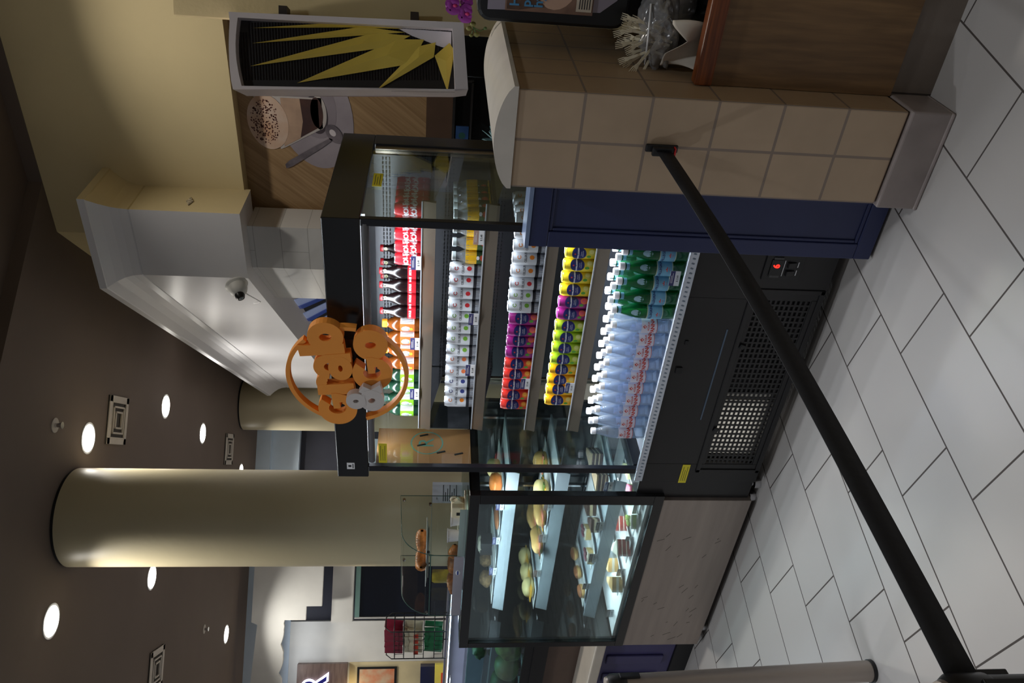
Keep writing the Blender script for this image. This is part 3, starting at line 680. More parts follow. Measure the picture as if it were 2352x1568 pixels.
row(K_blood, rng(-2.348, 5, .0595), yr, Z3, 'coral red soda can with navy emblem', T3, 'fruit soda cans', .38)
row(K_lemon, rng(-1.718, 6, .0595), yr, Z4, 'yellow lemon soda can with navy emblem', T4, 'fruit soda cans', .38)
row(K_purple, rng(-1.838, 2, .0595), yr, Z4, 'purple soda can with navy emblem', T4, 'fruit soda cans', .38)
row(K_limes, rng(-2.076, 4, .0595), yr, Z4, 'lime green soda can with navy emblem', T4, 'fruit soda cans', .38)
row(K_amber, rng(-2.314, 4, .0595), yr, Z4, 'amber yellow soda can with navy emblem', T4, 'fruit soda cans', .38)
deep(K_cola_can, -1.382, [2.795,2.852,2.909,2.966], Z1, 'slim red cola can behind the right pane', 'red cola cans', .5)
deep(K_juice, -1.3946, [2.80,2.862,2.924,2.986], Z2, 'yellow juice bottle behind the right pane', 'yellow juice bottles', .6)
deep(K_orange, -1.402, [2.797,2.856,2.915], Z3, 'white energy can behind the right pane', 'white energy cans', .6)
deep(K_green, -1.376, [2.802,2.873,2.944], .5993, 'green sparkling water bottle behind the right pane', 'green water bottles', .5)
for rr, (yy, nm) in enumerate(((2.585, 'front row'), (2.657, 'second row'), (2.729, 'third row'))):
    row(K_green, [-1.712+.0672*i for i in range(6)], yy, .5993, 'green sparkling water bottle', 'deck '+nm, 'green water bottles', .35)
for rr, (yy, nm) in enumerate(((2.60, 'front row'), (2.668, 'second row'), (2.736, 'third row'))):
    row(K_clear, [-2.385+.0655*i for i in range(10)], yy, .5993, 'clear water bottle with white cap', 'deck '+nm, 'clear water bottles', .35)
# price tags on the rails
def mk_tag(name='price_tag', col=(58,58,108)):
    t = thing(name, (0,0,0), '', 'price tag')
    b = MB(); b.box(-.031, .031, -.0006, .0006, 0, .040); b.build('card', m_wlab, t, local=True)
    b = MB(); b.box(-.031, .031, -.0009, -.0006, .021, .040); b.build('title_band', M('tag band '+str(col), col, .5), t, local=True)
    b = MB(); b.box(-.02, .022, -.0012, -.0009, .028, .0295); b.box(-.02, .012, -.0012, -.0009, .033, .0345); b.build('title_print', m_wlab, t, local=True)
    b = MB(); b.text('$ 3.49', .011, .0002, 0, fn=up_xz, mat=Matrix.Translation((0, -.0009, .010))); b.build('price_print', m_ink, t, local=True)
    return Kind(t)
K_tag = mk_tag(); K_tagg = mk_tag(col=(104,96,92)); K_tagp = mk_tag(col=(186,150,138))
for x, z, lab in ((-1.59, 1.626, 'navy and white price tag below the red cola cans'), (-1.985, 1.626, 'navy and white price tag below the orange tea bottles'), (-2.262, 1.626, 'navy and white price tag below the lime tea bottles'),
                  (-1.85, 1.386, 'navy price tag on the second rail, right of the sign'), (-2.12, 1.386, 'navy price tag on the second rail, left one'), (-2.19, 1.138, 'navy price tag below the coral soda cans'), (-2.208, .936, 'navy price tag below the amber soda cans')):
    K_tag.put((x, 2.686, z), J(.1), lab, 'price tags on the cooler rails')
K_tagp.put((-1.466, 2.686, 1.386), 0, 'pale price tag below the yellow juice bottles', 'price tags on the cooler rails')
K_tag.put((-1.515, 2.515, .637), .1, 'navy and white price tag standing before the green bottles', 'price tags on the cooler rails')

# boards fixed to the cooler's left pane
m_kraft = M('tan board', (168,112,66), .55, var=.08, scale=3)
t = thing('tan_board', (-2.535, 2.63, 1.39), 'tan board with a teal ringed letter behind the left pane', 'board')
MB().box(-2.538, -2.532, 2.515, 2.755, 1.385, 1.81).build('sheet', m_kraft, t)
b = MB(); b.text('R', .10, .0003, .0, mat=Matrix.Translation((-2.5315, 2.66, 1.585)) @ Matrix.Rotation(PI/2, 4, 'Z') @ Matrix.Rotation(PI/2, 4, 'X'))
n = 40
for i in range(n):
    a0, a1 = 2*PI*i/n, 2*PI*(i+1)/n
    b.poly([(-2.5313, 2.66+k*math.cos(q), 1.585+k*math.sin(q)) for k, q in ((.075,a0),(.075,a1),(.069,a1),(.069,a0))])
b.build('ring_letter', M('teal ink', (96,138,124), .5), t)
b = MB()
for y, z in ((2.71, 1.60), (2.59, 1.44), (2.645, 1.61), (2.60, 1.52)): b.obox((-2.5312, y, z), .004, .008, .04, rx=.3)
b.build('clip', m_blackp, t)
t = thing('grey_panel', (-2.535, 2.86, 1.39), 'small grey and black panel behind the left pane', 'photo')  # plain grey sheet with a dark upper part, subject unidentified
MB().box(-2.538, -2.532, 2.765, 2.95, 1.386, 1.575).build('sheet', M('mottled grey', (120,112,120), .5, var=.35, scale=9, c2=(60,54,60)), t)
MB().box(-2.5318, -2.531, 2.765, 2.95, 1.49, 1.575).build('dark_part', M('near black', (26,24,26), .5), t)

# ============================================================= round orange sign on the cooler
m_or = M('orange sign foam', (244,154,60), .55, var=.02); m_amp = M('pale grey sign foam', (206,198,194), .55, var=.02)
sg = thing('grab_and_go_sign', (-1.955, 2.42, 1.90), 'round orange sign reading Grab & Go on the cooler front', 'sign')
def sxz(x, z, y=2.405): return Vector((x, y, z))
def pring(b, cx, cz, ro, rz, hx, hz, a0=0, a1=360, dx=0, dz=0, d=.038, n=30, y0=0):
    """elliptical band from angle a0 to a1; the inner ellipse may be shifted by dx, dz"""
    for i in range(n):
        q = []
        for a in (a0+(a1-a0)*i/n, a0+(a1-a0)*(i+1)/n):
            a = math.radians(a); q.append(((cx+ro*math.cos(a), y0, cz+rz*math.sin(a)), (cx+dx+hx*math.cos(a), y0, cz+dz+hz*math.sin(a))))
        b.prism([q[0][0], q[1][0], q[1][1], q[0][1]], (0, d-2*y0, 0))
def pquad(b, *p, d=.038, y0=.0004): b.prism([(x, y0, z) for x, z in p], (0, d-2*y0, 0))
def L_G(b):
    pring(b, 0, 0, .085, .080, .030, .036, 48, 322, .004, 0); pquad(b, (.002, .016), (.002, -.012), (.034, -.012), (.034, -.05), (.068, -.049), (.084, -.005), (.084, .016))
def L_r(b):
    pquad(b, (-.050, -.075), (.006, -.075), (.006, .072), (-.046, .075)); pring(b, .016, .028, .048, .046, .006, .004, -8, 140, y0=.0009)
def L_a(b):
    pring(b, -.008, -.028, .060, .048, .016, .009); pquad(b, (.022, -.076), (.066, -.076), (.064, .02), (.022, .02)); pring(b, .002, .010, .063, .068, .020, .026, 0, 168, y0=.0011)
def L_b(b):
    pquad(b, (-.078, -.070), (-.026, -.070), (-.026, .112), (-.078, .108)); pring(b, .008, -.004, .070, .070, .018, .024)
def L_o(b): pring(b, 0, 0, .074, .068, .016, .022)
def L_amp(b):
    D = .03
    pquad(b, (-.034, .012), (-.034, -.004), (.022, -.006), (.022, .014), d=D); pring(b, -.006, .034, .042, .040, .009, .012, d=D); pring(b, -.010, -.030, .056, .050, .013, .016, d=D, y0=.0012); pquad(b, (-.012, -.004), (.030, -.080), (.070, -.074), (.018, .012), d=D, y0=.0018); pquad(b, (.004, -.034), (.040, .016), (.068, -.006), (.030, -.058), d=D, y0=.0026)
def letter(fn, x, z, mat_, name, y, rot=-.09, sc=.955):
    b = MB(); fn(b); bmesh.ops.remove_doubles(b.bm, verts=b.bm.verts, dist=1e-5)
    b.xf(Matrix.Translation((x, y, z)) @ Matrix.Rotation(rot, 4, 'Y') @ Matrix.Diagonal((sc, 1, sc, 1))); return b.build(name, mat_, sg)
yl = 2.425
for q, (fn, x, z) in enumerate(((L_G, -2.108, 1.942), (L_r, -1.989, 1.947), (L_a, -1.898, 1.950), (L_b, -1.766, 1.975), (L_G, -1.926, 1.802), (L_o, -1.790, 1.806))):
    letter(fn, x, z, m_or, 'letter', 2.403+.0015*(q % 2))
letter(L_amp, -2.030, 1.834, m_amp, 'ampersand', 2.371, -.12)
def ring_arc(a0, a1, name):
    b = MB(); n = 40; cx, cz, ro, ri = -1.950, 1.898, .235, .219
    pts = [(cx+ro*math.cos(a0+(a1-a0)*i/n), yl-.012, cz+ro*math.sin(a0+(a1-a0)*i/n)) for i in range(n+1)]
    pts += [(cx+ri*math.cos(a1-(a1-a0)*i/n), yl-.012, cz+ri*math.sin(a1-(a1-a0)*i/n)) for i in range(n+1)]
    for i in range(n):
        q = [pts[i], pts[i+1], pts[2*n-i], pts[2*n+1-i]]
        b.prism(q, (0, .03, 0))
    bmesh.ops.remove_doubles(b.bm, verts=b.bm.verts, dist=1e-5)
    return b.build(name, m_or, sg)
ring_arc(math.radians(42), math.radians(166), 'ring'); ring_arc(math.radians(197), math.radians(332), 'ring'); ring_arc(math.radians(-10), math.radians(14), 'ring')
b = MB(); b.box(-2.10, -1.80, yl+.026, yl+.030, 1.76, 2.02); b.build('clear_backing', glass('clear acrylic', (240,244,244), .06), sg)
b = MB(); b.box(-2.00, -1.90, yl+.030, YF-.001, 1.88, 1.91); b.build('bracket', m_blackp, sg)

# ============================================================= pastry case
pc = thing('pastry_case', (-3.30, 2.83, 0), 'black framed glass pastry case lit from inside, on a steel base', 'display case')
PX0, PX1, PF, PB = -3.895, -2.715, 2.483, 3.17
b = MB(); b.box(PX0, PX1, PF+.0, PB, .035, .467); bs = b.build('steel_base', m_steel, pc, bevel=.003)
b = MB()
rs = random.Random(4)
for i in range(26):
    x, z, l = rs.uniform(-3.85,-2.9), rs.uniform(.10,.44), rs.uniform(.01,.05); b.obox((x, PF-.0004, z), l, .0006, .002, ry=rs.uniform(.3,1.2))
b.build('scuff_marks', M('dark scuffs', (70,64,60), .6), bs)
b = MB(); b.box(PX1, PX1+.13, PF+.02, PB, .05, .60); b.build('side_panel', m_blacks, pc, bevel=.003)
for x in (PX0+.10, PX1-.02, PX1+.07):
    b = MB(); b.xf(Matrix()); b.lathe([(.025,0),(.025,.03),(.012,.035),(.012,.06)], 16, (x, PF+.05, 0)); b.build('foot', m_chrome, pc, smooth=40)
for nm, q in (('top_rail', (PX0, PX1+.03, PF-.004, PF+.03, 1.335, 1.383)), ('bottom_rail', (PX0, PX1+.03, PF-.004, PF+.035, .467, .515)), ('front_post', (PX0, PX0+.042, PF-.004, PF+.03, .515, 1.335)), ('front_post', (PX1-.03, PX1+.03, PF-.004, PF+.03, .515, 1.335))):
    MB().box(*q).build(nm, m_black, pc, bevel=.002)
for x in (PX0, PX1+.0):
    MB().box(x, x+.03, PF+.03, PB, 1.335, 1.383).build('side_rail', m_black, pc); MB().box(x, x+.03, PF+.03, PB, .467, .515).build('side_rail', m_black, pc)
    MB().box(x, x+.03, PB-.03, PB, .515, 1.335).build('rear_post', m_black, pc)
    MB().box(x+.012, x+.018, PF+.03, PB-.03, .515, 1.335).build('side_glass', m_glass if x > -3 else glass('mirrored dark pane', (90,96,92), .16, .03), pc)
MB().box(PX0+.042, PX1-.03, PF+.008, PF+.014, .515, 1.335).build('front_glass', glass('case front pane', (226,238,238), .14), pc)
MB().box(PX0+.0, PX1+.03, PF+.03, PB, 1.376, 1.384).build('top_glass', glass('case top pane', (214,232,230), .3), pc)
MB().box(PX0+.03, PX1, PB-.03, PB-.022, .515, 1.335).build('rear_door', glass('dark rear pane', (60,66,70), .3, .05, .80, (24,24,26)), pc)
MB().box(PX0+.04, PX1-.03, PF+.036, PB-.03, .515, .527).build('deck', m_wlab, pc)
m_ps = M('case shelf', (196,206,214), .35); m_plip = M('case shelf lip', (176,184,194), .45)
CS = [(1.195, 2.68, .058), (.95, 2.68, .062), (.68, 2.625, .062)]
for zt, y0, h in CS:
    s = MB().box(-3.82, -2.73, y0, 3.10, zt-.02, zt-.012).build('shelf', m_ps, pc)
    b = MB(); b.prism([(-3.82, y0, zt), (-3.82, y0-.018, zt-h), (-3.82, y0-.014, zt-h), (-3.82, y0+.004, zt)], (1.09, 0, 0)); b.build('shelf_lip', m_plip, s)
    b = MB(); b.box(-3.80, -2.75, y0+.02, y0+.035, zt-.030, zt-.021); b.build('led_strip', m_led, s)
    b = MB(); [b.box(x, x+.014, 3.09, 3.11, .53, 1.33) for x in (-3.80, -3.27, -2.76)] if zt > 1 else b.box(-3.8, -2.75, 3.085, 3.10, zt-.05, zt-.03); b.build('support', m_chrome, s)
MB().box(PX0+.05, PX1-.03, PF+.07, PF+.085, 1.345, 1.352).build('led_strip', m_led, pc)
lamp('case top lamp', 'AREA', (-3.3, PF+.085, 1.318), 7, (.84,.95,1), 1.05, .02, target=(-3.3, 2.86, .7))
for zt, y0, h in CS: lamp('case shelf lamp', 'AREA', (-3.28, y0+.03, zt-.034), 3.4 if zt > .7 else 4.0, (.84,.97,1), 1.0, .015, target=(-3.28, y0+.20, .2))

# serving plates and pastries
m_plate = M('white porcelain', (236,238,240), .18, var=.01)
def mk_plate():
    t = thing('serving_plate', (0,0,0), '', 'plate'); b = MB()
    w, l = .075, .193
    def f(u, v):
        x, y = (u*2-1), (v*2-1); e = max(abs(x), abs(y)); return Vector((x*w, y*l, .012*max(0, e-.6)/.4))
    b.grid(f, 10, 14); b.build('dish', m_plate, t, smooth=True, local=True).modifiers.new('thickness', 'SOLIDIFY').thickness = -.004
    b = MB(); b.box(-.05, .05, -.15, .15, -.0, .003); b.build('foot', m_plate, t, local=True); return Kind(t)
KP = mk_plate()
def plate(x, y, z, rz, lab): KP.put((x, y, z+.005), rz, lab, 'white serving plates in the pastry case')
PZ = dict(A=1.183, B=.938, C=.668, D=.5275)
shn = dict(A='top', B='second', C='third', D='bottom')
for k, lst in dict(A=[(-2.96,2.885,.05),(-3.19,2.885,.05),(-3.50,2.885,.0),(-3.73,2.885,.05)], B=[(-2.95,2.885,-.05),(-3.15,2.885,.05),(-3.36,2.885,-.05),(-3.78,2.885,.02)], C=[(-2.84,2.85,-.05),(-3.145,2.84,.0),(-3.36,2.84,-.05),(-3.70,2.84,.02)], D=[(-2.80,2.735,.0),(-2.965,2.735,.0),(-3.18,2.735,.03),(-3.45,2.735,.0)]).items():
    for i, (x, y, r) in enumerate(lst): plate(x, y, PZ[k], r, 'white rectangular plate on the %s shelf of the pastry case, %s from the right' % (shn[k], ORD[i]))
m_bun = M('golden crust', (214,170,104), .5, var=.16, scale=14, bump=.2); m_pale = M('pale dough', (232,212,150), .5, var=.1, scale=12)
m_choc = M('chocolate cake', (70,44,34), .6, var=.2, scale=30, bump=.3); m_cream2 = M('cream filling', (240,232,214), .5, var=.03); m_velvet = M('red velvet sponge', (150,48,40), .8, var=.15, scale=50, bump=.4)
m_yspo = M('yellow sponge', (222,190,124), .8, var=.12, scale=50, bump=.3); m_seed = M('seeded brown crust', (120,92,60), .7, var=.4, scale=60, bump=.6); m_lett = M('green lettuce', (92,122,56), .5, var=.3, scale=20)
m_ham = M('ham filling', (214,130,110), .5); m_chs = M('cheese filling', (246,190,70), .45); m_purp = M('berry topping', (96,36,54), .35, var=.3, scale=40, bump=.3); m_pist = M('pistachio sponge', (166,186,96), .8, var=.15, scale=40); m_oranget = M('orange glazed crust', (216,128,60), .4, var=.2, scale=20, bump=.2); m_cara = M('caramel glaze', (150,92,56), .35, var=.15, scale=20)
def ontop(k): return PZ[k]+.0125
def food(name, loc, lab, cat, group, parts, rz=0):
    t = thing(name, loc, lab, cat, rz, group)
    for nm, mat_, fn in parts:
        b = MB(); fn(b); b.build(nm, mat_, t, local=True, smooth=nm in ('bun','bun_top','crust','lettuce','topping','glaze','dough','filling_fruit'))
    return t
def bun(k, x, y, lab, m, rx=.05, ry=.04, rzz=.032, rz=0., fill=None, group='rolls in the pastry case', name='bread_roll', cat='bread roll', seed=1):
    ps = [('bun', m, lambda b: b.blob((0,0,rzz*.9), (rx,ry,rzz), .18, 2.2, seed, flat=-rzz*.85))]
    if fill:
        ps = [('bun_top', m, lambda b: b.blob((0,0,rzz*1.15), (rx,ry,rzz), .16, 2.2, seed, flat=-rzz*.35)), ('bun', m, lambda b: b.blob((0,0,rzz*.55), (rx*.97,ry*.97,rzz*.55), .1, 2.2, seed+3))]
        for j, fm in enumerate(fill): ps.append(('filling', fm, lambda b, j=j: b.obox((.006*(j-1), -.004, rzz*(.78+.12*j)), rx*1.85, ry*1.95, .006, rz=.2*j)))
    food(name, (x, y, ontop(k)), lab, cat, group, ps, rz)
def cake(k, x, y, lab, layers, l=.11, w=.055, rz=0., top=None, group='cake slices in the pastry case', z0=None, topmat=None):
    """layers: (material name, material, z0, z1); a wedge with its tip at +Y"""
    ps = []
    for nm in dict.fromkeys(q[0] for q in layers):
        def fn(b, nm=nm):
            for n2, m2, a0, a1 in layers:
                if n2 == nm: b.prism([(-w/2, -l/2, a0), (w/2, -l/2, a0), (w*.16, l/2, a0), (-w*.16, l/2, a0)], (0, 0, a1-a0))
        ps.append((nm, next(q[1] for q in layers if q[0] == nm), fn))
    h = max(q[3] for q in layers)
    if top: ps.append(('topping', topmat, lambda b: [b.blob((dx, dy, h+.004), (rr, rr, rr*.8), .2, 3, i, sub=2) for i, (dx, dy, rr) in enumerate(top)]))
    food('cake_slice', (x, y, ontop(k) if z0 is None else z0), lab, 'cake slice', group, ps, rz)
# top shelf
bun('A', -2.96, 2.82, 'orange glazed pastry on the top case shelf, nearest the cooler', m_oranget, .055, .05, .036, .3, name='glazed_pastry', cat='pastry', seed=5)
bun('A', -2.98, 2.95, 'pale puffy pastry behind the orange glazed one', m_pale, .05, .05, .04, .1, name='glazed_pastry', cat='pastry', seed=6)
bun('A', -3.186, 2.79, 'flat dark brown pastry on the top case shelf', m_cara, .05, .075, .014, .1, name='glazed_pastry', cat='pastry', seed=7)
food('chocolate_cake', (-3.60, 2.95, ontop('A')), 'tall dark chocolate cake block on the top case shelf', 'cake', None, [('sponge', M('dark ganache', (34,28,32), .4), lambda b: b.obox((0,0,.036), .085, .09, .072)), ('topping', m_cream2, lambda b: b.blob((0,0,.074), (.043,.044,.012), .4, 6, 3))], .15)
bun('A', -3.71, 2.93, 'seeded brown roll beside the chocolate cake, right one', m_seed, .045, .045, .036, 0, seed=8)
bun('A', -3.755, 2.83, 'seeded brown roll at the left end of the top shelf', m_seed, .045, .048, .038, 0, seed=9)
# second shelf
bun('B', -2.92, 2.94, 'round sesame bun with filling, nearest the cooler', m_bun, .055, .055, .036, .2, [m_lett, m_ham], 'sandwiches in the pastry case', 'filled_bun', 'sandwich', 11)
bun('B', -2.985, 2.80, 'pale filled bun second from the cooler on the second shelf', m_pale, .055, .055, .038, .2, [m_chs, m_lett], 'sandwiches in the pastry case', 'filled_bun', 'sandwich', 12)
for i, (x, y, lab) in enumerate(((-3.15, 2.79, 'long baguette sandwich with orange cheese, near the case post'), (-3.385, 2.97, 'long baguette sandwich with lettuce, behind the cheese one'), (-3.335, 2.76, 'pale baguette sandwich in the middle of the second shelf'))):
    bun('B', x, y, lab, m_bun, .035, .10, .030, .12, [m_chs if i == 0 else m_lett, m_ham], 'sandwiches in the pastry case', 'baguette_sandwich', 'sandwich', 20+i)
for i, (x, y, lab) in enumerate(((-3.80, 3.02, 'yellow bagel with filling, farthest back on the second shelf'), (-3.79, 2.90, 'yellow bagel with filling in the middle of three'), (-3.77, 2.78, 'yellow bagel with filling at the left end'))):
    bun('B', x, y, lab, m_pale, .055, .055, .033, .1, [m_chs], 'sandwiches in the pastry case', 'bagel_sandwich', 'sandwich', 30+i)
# third shelf
LC = [('sponge', m_choc, 0, .016), ('cream', M('mocha cream', (186,160,130), .5), .016, .022), ('sponge', m_choc, .022, .036), ('cream', M('mocha cream', (186,160,130), .5), .036, .042), ('sponge', m_choc, .042, .056), ('cream', M('mocha cream', (186,160,130), .5), .056, .064)]
cake('C', -2.855, 2.92, 'tall striped chocolate layer cake slice, back one near the cooler', LC, .13, .09, .3)
cake('C', -2.83, 2.74, 'tall striped chocolate layer cake slice, front one near the cooler', LC, .12, .09, .3)
LD = [('sponge', m_choc, 0, .018), ('cream', M('pale mocha', (206,186,150), .5), .018, .034), ('sponge', m_choc, .034, .05)]
cake('C', -3.155, 2.84, 'chocolate slice with pale middle on the third shelf, back one', LD, .10, .07, .5)
cake('C', -3.135, 2.71, 'chocolate slice with pale middle on the third shelf, front one', LD, .10, .07, .5)
LF = [('sponge', m_yspo, 0, .030), ('cream', m_cream2, .030, .036)]
tp = [(rs.uniform(-.02,.02), rs.uniform(-.035,.035), rs.uniform(.007,.011)) for _ in range(14)]
cake('C', -3.335, 2.83, 'berry topped sponge slice on the third shelf, back one', LF, .09, .07, .3, tp, topmat=m_purp)
cake('C', -3.375, 2.70, 'berry topped sponge slice on the third shelf, front one', LF, .09, .07, .3, tp, topmat=m_purp)
for i, (x, y) in enumerate(((-3.71, 2.97), (-3.70, 2.83), (-3.685, 2.69))):
    food('eclair', (x, y, ontop('C')), 'caramel brown eclair at the left of the third shelf, %s' % ['back one','middle one','front one'][i], 'eclair', 'eclairs in the pastry case', [('dough', m_bun, lambda b: b.blob((0,0,.018), (.032,.05,.020), .12, 2, i)), ('glaze', m_cara, lambda b: b.blob((0,0,.026), (.029,.047,.016), .1, 2, i+5))], .3)
# bottom deck
LV_ = [('sponge', m_velvet, 0, .018), ('cream', m_cream2, .018, .023), ('sponge', m_velvet, .023, .041), ('cream', m_cream2, .041, .046), ('sponge', m_velvet, .046, .064), ('cream', m_cream2, .064, .070)]
cake('D', -3.145, 2.71, 'tall red velvet cake slice on the bottom deck, back one', LV_, .13, .075, .9)
cake('D', -3.19, 2.59, 'tall red velvet cake slice on the bottom deck, front one', LV_, .13, .085, .9)
LA = [('sponge', m_bun, 0, .020), ('cream', m_cream2, .020, .034), ('sponge', m_bun, .034, .056)]
cake('D', -3.45, 2.70, 'golden layered apple slice on the bottom deck, back one', LA, .12, .075, .7)
cake('D', -3.45, 2.575, 'golden layered apple slice on the bottom deck, front one', LA, .13, .08, .7)
LP = [('cream', m_cream2, 0, .012), ('sponge', m_pist, .012, .03), ('cream', m_cream2, .03, .038)]
cake('D', -2.93, 2.70, 'pale green pistachio slice on the bottom deck, back one', LP, .10, .07, .7)
cake('D', -2.955, 2.57, 'crumb topped green pistachio slice on the bottom deck, front one', LP, .10, .07, .7, tp, topmat=m_pist)
LCH = [('sponge', m_yspo, 0, .008), ('cream', M('cheesecake', (244,236,190), .5), .008, .05)]
cake('D', -2.785, 2.76, 'pale cheesecake slice on the bottom deck, back one near the cooler', LCH, .11, .08, .5)
cake('D', -2.80, 2.63, 'pale cheesecake slice with pink side, front one near the cooler', LCH+[('filling_fruit', M('pink jelly', (226,110,140), .3), .05, .056)], .11, .08, .5)
def ctag(K, x, z, lab, y=2.658): K.put((x, y, z), J(.15), lab, 'price tags in the pastry case')
for i, (x, z, K) in enumerate(((-2.97,1.192,K_tag),(-3.24,1.192,K_tag),(-3.49,1.192,K_tag),(-2.97,.950,K_tagp),(-3.22,.950,K_tagp),(-3.51,.950,K_tagp),(-2.72+.0,.680,K_tag),(-3.06,.680,K_tagg),(-3.31,.680,K_tagg),(-3.55,.680,K_tagg))):
    ctag(K, max(x, -3.7) if x < -2.76 else -2.77, z+.001, '%s price tag on the %s case shelf lip, %s from the right' % ({id(K_tag):'dark',id(K_tagp):'pinkish',id(K_tagg):'grey'}[id(K)], ['top','second','third'][0 if i < 3 else 1 if i < 6 else 2], ORD[i if i < 3 else i-3 if i < 6 else i-6]), 2.676 if i < 6 else 2.621)
for i, x in enumerate((-2.88,-3.11,-3.37,-3.73)): ctag(K_tagg, x, PZ['D']+.001, 'grey price tag standing on the bottom deck, %s from the right' % ORD[i], 2.575)

# ============================================================= on top of the pastry case
ZT = 1.3842
m_acr = glass('clear acrylic bin', (240,246,244), .12); m_edge = M('green acrylic edge', (60,92,84), .25)
t = thing('pastry_bin', (-3.45, 2.76, ZT), 'curved clear acrylic pastry bin standing on the case top', 'pastry bin')
bx0, bx1, by0, by1, bh = -3.70, -3.20, 2.55, 2.95, .335
prof = [(by0, 0.012), (by0, .12)]+[(by0+.16*(1-math.cos(a)), .12+.20*math.sin(a)) for a in [PI/2*i/10 for i in range(1, 11)]]+[(by1, bh)]
b = MB(); b.grid(lambda u, v: Vector((bx0+(bx1-bx0)*v, prof[round(u*(len(prof)-1))][0], ZT+prof[round(u*(len(prof)-1))][1])), len(prof)-1, 1); b.build('curved_front', m_acr, t, smooth=True)
for x in (bx0, bx1):
    b = MB(); b.poly([(x, y, ZT+z) for y, z in prof]+[(x, by1, ZT+.012)]); b.build('end_pane', m_acr, t)
    b = MB(); b.tube([(x, y, ZT+z) for y, z in prof]+[(x, by1, ZT+.012)], .0022, 6); b.build('pane_edge', m_edge, t, smooth=True)
    for y, z in ((by0+.02, .18), (by1-.03, bh-.02), (by1-.06, .175)):
        b = MB(); b.tube([(x-.006, y, ZT+z), (x+.006, y, ZT+z)], .008, 10); b.build('fixing', m_chrome, t, smooth=40)
b = MB(); b.box(bx0, bx1, by0+.005, by1, ZT+.165, ZT+.169); b.build('shelf', m_acr, t)
b = MB(); b.box(bx0, bx1, by0+.003, by0+.005, ZT+.165, ZT+.17); b.build('shelf_edge', m_edge, t)
m_gtray = M('grey tray', (170,166,176), .4)
b = MB(); b.box(bx0+.005, bx1-.005, by0+.004, by1-.004, ZT, ZT+.008); b.box(bx0+.005, bx1-.005, by0-.004, by0, ZT, ZT+.05); b.build('base_tray', m_gtray, t)
b = MB(); b.blob((-3.33, by0-.0045, ZT+.027), (.020,.001,.013), 0, sub=2); b.build('oval_badge', m_wlab, t)
b = MB(); b.box(-3.345, -3.315, by0-.0062, by0-.0056, ZT+.024, ZT+.031); b.build('badge_print', M('royal blue print', (50,70,160), .5), t)
def croissant(x, y, z, lab, rz, s=1., group='croissants in the acrylic bin'):
    t2 = thing('croissant', (x, y, z), lab, 'croissant', rz, group); b = MB(); n = 9; rings = []
    def f(u, v):
        a = (u-.5)*2.0; R_ = .075*s; r_ = (.030*(1-abs(a)**2.2*.75)+.004*abs(math.sin(u*9*PI)))*s
        return Vector((R_*math.sin(a)+math.sin(a)*r_*math.cos(v*2*PI)*.7, -R_*(1-math.cos(a))*1.0+math.cos(a)*r_*math.cos(v*2*PI)*.9, .030*s+r_*math.sin(v*2*PI)))
    b.grid(f, 26, 12); b.build('crust', m_crois, t2, smooth=True, local=True)
m_crois = M('baked croissant crust', (196,116,48), .4, var=.35, scale=22, bump=.3)
for i, (x, y) in enumerate(((-3.30, 2.74), (-3.42, 2.70), (-3.52, 2.74))): croissant(x, y, ZT+.185, 'dark golden croissant on the upper shelf of the acrylic bin, %s from the right' % ORD[i], .4+i)
for i, (x, y) in enumerate(((-3.305, 2.65), (-3.42, 2.67), (-3.53, 2.65))): croissant(x, y, ZT+.0145, 'golden croissant in the bottom of the acrylic bin, %s from the right' % ORD[i], 2.6+i)
KP.put((-3.41, 2.74, ZT+.176), PI/2, 'long white plate under the upper croissants', 'white serving plates in the pastry case')
t = thing('snack_bag', (-3.62, 2.76, ZT+.0085), 'yellow snack bag in the left of the acrylic bin', 'snack bag')
b = MB(); b.grid(lambda u, v: Vector((-3.68+.12*u, 2.745-.022*math.sin(PI*u)*math.sin(PI*v), ZT+.010+.145*v)), 10, 10); b.grid(lambda u, v: Vector((-3.68+.12*u, 2.745+.022*math.sin(PI*u)*math.sin(PI*v), ZT+.010+.145*v)), 10, 10); b.build('pouch', M('yellow foil', (226,190,40), .3, var=.2, scale=12), t, smooth=True)
b = MB(); b.box(-3.655, -3.615, 2.7215, 2.7225, ZT+.03, ZT+.05); b.build('barcode', m_wlab, t)
# white and cream containers at the right of the case top
m_creamp = M('cream plastic', (228,218,188), .35); m_frost = M('frosted plastic cup', (214,216,222), .3)
t = thing('serving_tray', (-3.02, 2.60, ZT), 'long cream tray holding tubs along the case top', 'tray')
b = MB(); b.box(-3.20, -2.86, 2.55, 2.68, ZT, ZT+.012); b.build('base', m_creamp, t, bevel=.003)
b = MB(); b.box(-3.20, -2.86, 2.545, 2.55, ZT, ZT+.035); b.build('front_lip', glass('frosted lip', (210,226,224), .2, .1, .4, (214,230,228)), t)
t = thing('plastic_tub', (-2.91, 2.62, ZT+.0125), 'cream plastic tub with a ring handle on the cream tray', 'tub')
b = MB(); b.box(-2.955, -2.885, 2.58, 2.66, ZT+.0125, ZT+.075); b.build('body', m_creamp, t, bevel=.006)
b = MB(); b.tube([(-2.865+.017*math.cos(a), 2.62, ZT+.062+.017*math.sin(a)) for a in [2*PI*i/20 for i in range(21)]], .005, 8); b.build('ring_handle', m_creamp, t, smooth=True)
b = MB(); b.prism([(-2.885, 2.61, ZT+.013), (-2.86, 2.61, ZT+.046), (-2.885, 2.61, ZT+.07)], (0, .02, 0)); b.build('bracket', m_creamp, t)
b = MB(); b.box(-2.935, -2.915, 2.5785, 2.5795, ZT+.018, ZT+.05); b.build('black_band', m_blackp, t)
